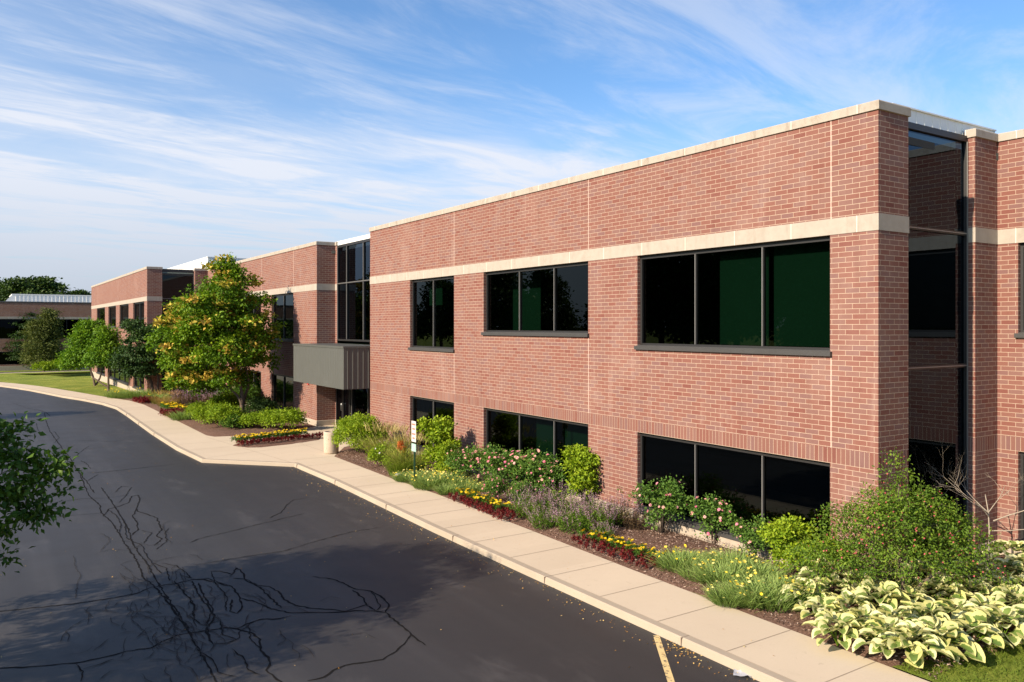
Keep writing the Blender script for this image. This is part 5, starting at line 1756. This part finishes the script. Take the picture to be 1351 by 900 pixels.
shrub('yew_shrub', 'dark green shrub deep in shade beside the lower window of the middle block', at(322, 541), [((0, 0, .7), (.9, 1.2, .75))], 170, 26, .12, .10, .06, 'l_mid', seed=156, tl=(0, .6))
q1 = yarrow('artemisia_clump', 'silvery grey clump in the left bed beside the yellow green shrubs', at(245, 553), .95, .62, 700, 0, 161, 'silvery clumps of the left bed')
clone(q1, at(272, 543), 'silvery grey clump behind the yellow green shrubs of the left bed', 1.1)
clone(q1, at(230, 549), 'small silvery grey clump next to the crimson patch', .55)
q2 = yarrow('groundcover_clump', 'blue green low clump in front of the second block, by the lawn edge', at(162, 524), 1.3, .70, 800, 18, 162, 'blue green clumps at the lawn edge', 'f_yellow', fr=.05)
clone(q2, at(178, 525), 'blue green low clump second from the lawn edge', 1.05)
clone(q2, at(196, 525), 'blue green low clump below the dark spreading tree', 1.05)
clone(q2, at(206, 528), 'blue green low clump at the foot of the dark spreading tree', .8)
q3 = spiky('sage_clump', 'hazy mauve clump of the left bed beneath the yellow tree', at(246, 536), 170, 1.1, 1.35, 'l_bronze', 'f_purple', 163, 'mauve sage of the left bed', .08, .4, fl=.05)
clone(q3, at(262, 534), 'hazy mauve clump right of its neighbour beneath the yellow tree', 1.0)
clone(q3, at(276, 536), 'small mauve clump behind the silvery plants', .8)
grass_clump('feather_grass', 'russet tinted grass clump behind the crimson patch', at(222, 537), 520, 1.3, .95, 'grass_russet', 164, 'russet grasses of the left bed')
grass_clump('feather_grass', 'olive grass clump by the end of the mauve sage', at(211, 533), 420, 1.1, .85, 'grass_russet', 165, 'russet grasses of the left bed', t1=.5)
q = rose('pink rose bush behind the left bed, close to the lilac trunk', at(296, 532), 1.6, 166, 46)
q['group'] = 'roses of the left bed'
# hedge and planting at the far end of the lawn
tx, ty = gp(78, 489, -.4)
shrub('low_hedge', 'low yellow green clipped hedge at the end of the lawn beside the olive conifer', (tx, ty, -.45), [((-1.6, -.4, .45), (1.3, 1.0, .6)), ((0, 0, .5), (1.4, 1.0, .65)), ((1.8, .4, .45), (1.5, 1.0, .6))], 260, 26, .17, .16, .12, 'l_lime', seed=171, cat='hedge')
tx, ty = gp(100, 488, -.4)
shrub('low_hedge', 'mid green mound behind the lawn trees near the low hedge', (tx, ty + 2, -.4), [((0, 0, .8), (2.0, 1.6, 1.0))], 180, 26, .2, .18, .13, 'l_mag', seed=172, cat='hedge', tl=(0, .6))
tx, ty = gp(2, 487, -.7)
shrub('low_hedge', 'dark shrub against the far wing at the left edge', (tx, ty + 8, -.8), [((0, 0, .9), (1.6, 1.4, 1.3))], 120, 26, .2, .18, .12, 'l_mid', seed=173, cat='hedge', tl=(0, .5))

# ------------------------------------------------------------------ street furniture
can = empty('litter_bin', (*gp(437, 598, .03), .03), 'round pebble textured concrete litter bin on the entrance pavement', 'litter bin')
m = MB()
m.lathe([(.24, 0), (.27, .02), (.285, .06), (.295, .45), (.30, .78), (.305, .83), (.295, .855), (.25, .86), (.23, .84), (.22, .7)], 32)
m.build('body', M['can'], can, smooth=True)
m = MB(); m.lathe([(.225, .80), (.20, .815), (.16, .80), (.155, .45), (.0, .44)], 28); m.build('liner', M['can_liner'], can, smooth=True)

sx, sy = gp(547, 641)
sg = empty('parking_sign', (sx, sy, .05), 'white parking sign with a small mint plate on a thin green post in the bed', 'sign')
m = MB()
for k in (-1, 1): m.box(-.02, .02, k * .022 - .006, k * .022 + .006, -.1, 2.02)
m.box(.008, .02, -.022, .022, -.1, 2.02)
m.build('post', M['post'], sg)
m = MB(); m.box(-.034, -.022, -.15, .15, 1.38, 2.03); m.build('sign_plate', M['sign'], sg, bevel=.004)
m = MB()
for z, w_ in ((1.90, .22), (1.76, .18), (1.60, .22), (1.47, .16)): m.box(-.0375, -.0345, -w_ / 2, w_ / 2, z, z + .05)
m.build('sign_print', M['sign_ink'], sg)
m = MB(); m.box(-.034, -.022, -.15, .15, 1.08, 1.32); m.build('small_plate', M['sign_mint'], sg, bevel=.004)


def pebble(name, loc, size, mt, label, cat, seed):
    rg = np.random.default_rng(seed)
    m = MB(); m.lathe([(.01, 0), (.8, .02), (1.0, .35), (.85, .75), (.5, .95), (.01, 1.0)], 12)
    V = np.array(m.v) * np.array(size) + rg.normal(size=(len(m.v), 3)) * min(size) * .07
    m.v = [tuple(v) for v in V]
    o = m.build(name, mt, None, smooth=True, loc=loc)
    return tag(o, label, cat)


pebble('edging_stone', at(525, 632, .04), (.13, .10, .2), M['pale_rock'], 'pale stone at the pavement edge left of the sign post', 'stone', 3)
# crumpled plastic by the kerb
rg = np.random.default_rng(8)
gx, gy = gp(979, 891, Zr)
V = []
for i in range(6):
    for j in range(5): V.append((i * .05 - .12, j * .045 - .09, rg.uniform(.004, .05)))
fl = [k for i in range(5) for j in range(4) for k in (i * 5 + j, (i + 1) * 5 + j, (i + 1) * 5 + j + 1, i * 5 + j + 1)]
o = np_mesh('plastic_wrapper', V, fl, [4] * 20, M['plastic'], loc=(gx, gy, Zr + .003))
o.rotation_euler = (0, 0, -.9)
tag(o, 'crumpled clear plastic wrapper lying on the road against the kerb', 'litter')

# ------------------------------------------------------------------ ground litter, mulch chips, grass
rg = np.random.default_rng(201)


def scatter_leaves(P, L, W, mm, name, lift=.012):
    n = len(P)
    A = unit(rg.normal(size=(n, 3)) * np.array([1, 1, .22])); N = unit(np.array([0, 0, 1.]) + rg.normal(size=(n, 3)) * .3)
    P = P + np.array([0, 0, lift])
    arr = leaf_arrays(P, A, N, L * rg.uniform(.6, 1.3, n), W * rg.uniform(.6, 1.3, n), rg.random(n))
    o = leaf_mesh(name, [(arr, 0)], [M[mm]], None)
    return tag(o, kind='stuff')


n = 400
Yl = rg.uniform(6.5, 30, n); Xl = np.interp(Yl, [p[1] for p in curb_top[:7]], [p[0] for p in curb_top[:7]]) - .05 - np.abs(rg.normal(size=n)) * .28
P1 = np.stack([Xl, Yl, np.full(n, Zr)], 1)
k = 60
P2 = np.stack([9.42 - np.abs(rg.normal(size=k)) * .16, 9.25 + rg.normal(size=k) * .28, np.full(k, Zr)], 1)
k = 190
P3 = np.stack([rg.uniform(-.5, 9.2, k), rg.uniform(7, 48, k), np.full(k, Zr)], 1)
k = 30
P4 = np.stack([rg.uniform(9.8, 11.2, k), rg.uniform(8, 34, k), np.full(k, Zw)], 1)
scatter_leaves(np.concatenate([P1, P2, P3, P4]), .036, .024, 'fallen', 'fallen_leaves', .014)


def in_poly(n, poly):
    xs_ = [p[0] for p in poly]; ys_ = [p[1] for p in poly]
    out = []
    while len(out) < n:
        p = (rg.uniform(min(xs_), max(xs_)), rg.uniform(min(ys_), max(ys_)))
        if inside(p, poly): out.append(p)
    return np.array(out)


q = in_poly(26000, [(11.3, 6.3), (11.3, 9.4), (11.3, 12.5), (11.42, 17.7), (11.5, 21.5), (11.42, 25), (11.5, 29.9), (14.1, 32.4), (14.1, 9.0), (14.1, 6.2)])
edge = np.minimum(1, np.maximum(0, q[:, 0] - 11.3) / .6)
Pz = .05 + edge * .09 * (.6 + .4 * np.sin(q[:, 0] * 2.1 + q[:, 1] * 1.3))
sz_ = rg.uniform(.5, 1.4, len(q))
A = unit(rg.normal(size=(len(q), 3)) * np.array([1, 1, .25])); N = unit(np.array([0, 0, 1.]) + rg.normal(size=(len(q), 3)) * .45)
arr = leaf_arrays(np.stack([q[:, 0], q[:, 1], Pz + rg.uniform(.0, .03, len(q))], 1), A, N, .055 * sz_, .020 * sz_, rg.random(len(q)) ** 1.3, .1)
tag(leaf_mesh('mulch_chips', [(arr, 0)], [M['chips']], None), kind='stuff')

lawn_poly = [(11.25, 2.5), (11.25, 6.85), (12.4, 6.55), (13.5, 6.45), (15.5, 6.8), (18.7, 8.2), (18.7, 2.5)]
q = in_poly(26000, lawn_poly)
d = unit(np.array([0, 0, 1.]) + rg.normal(size=(len(q), 3)) * .35)
arr = blades(np.stack([q[:, 0], q[:, 1], np.full(len(q), .04)], 1), d, .10 * rg.uniform(.5, 1.5, len(q)), .011, rg, .5, 2, 0, .8)
tag(leaf_mesh('lawn_grass', [(arr, 0)], [M['grass']], None), kind='stuff')

sc.render.engine = 'CYCLES'
sc.cycles.max_bounces = 8
sc.cycles.transparent_max_bounces = 12
sc.cycles.use_denoising = True
bpy.context.view_layer.update()
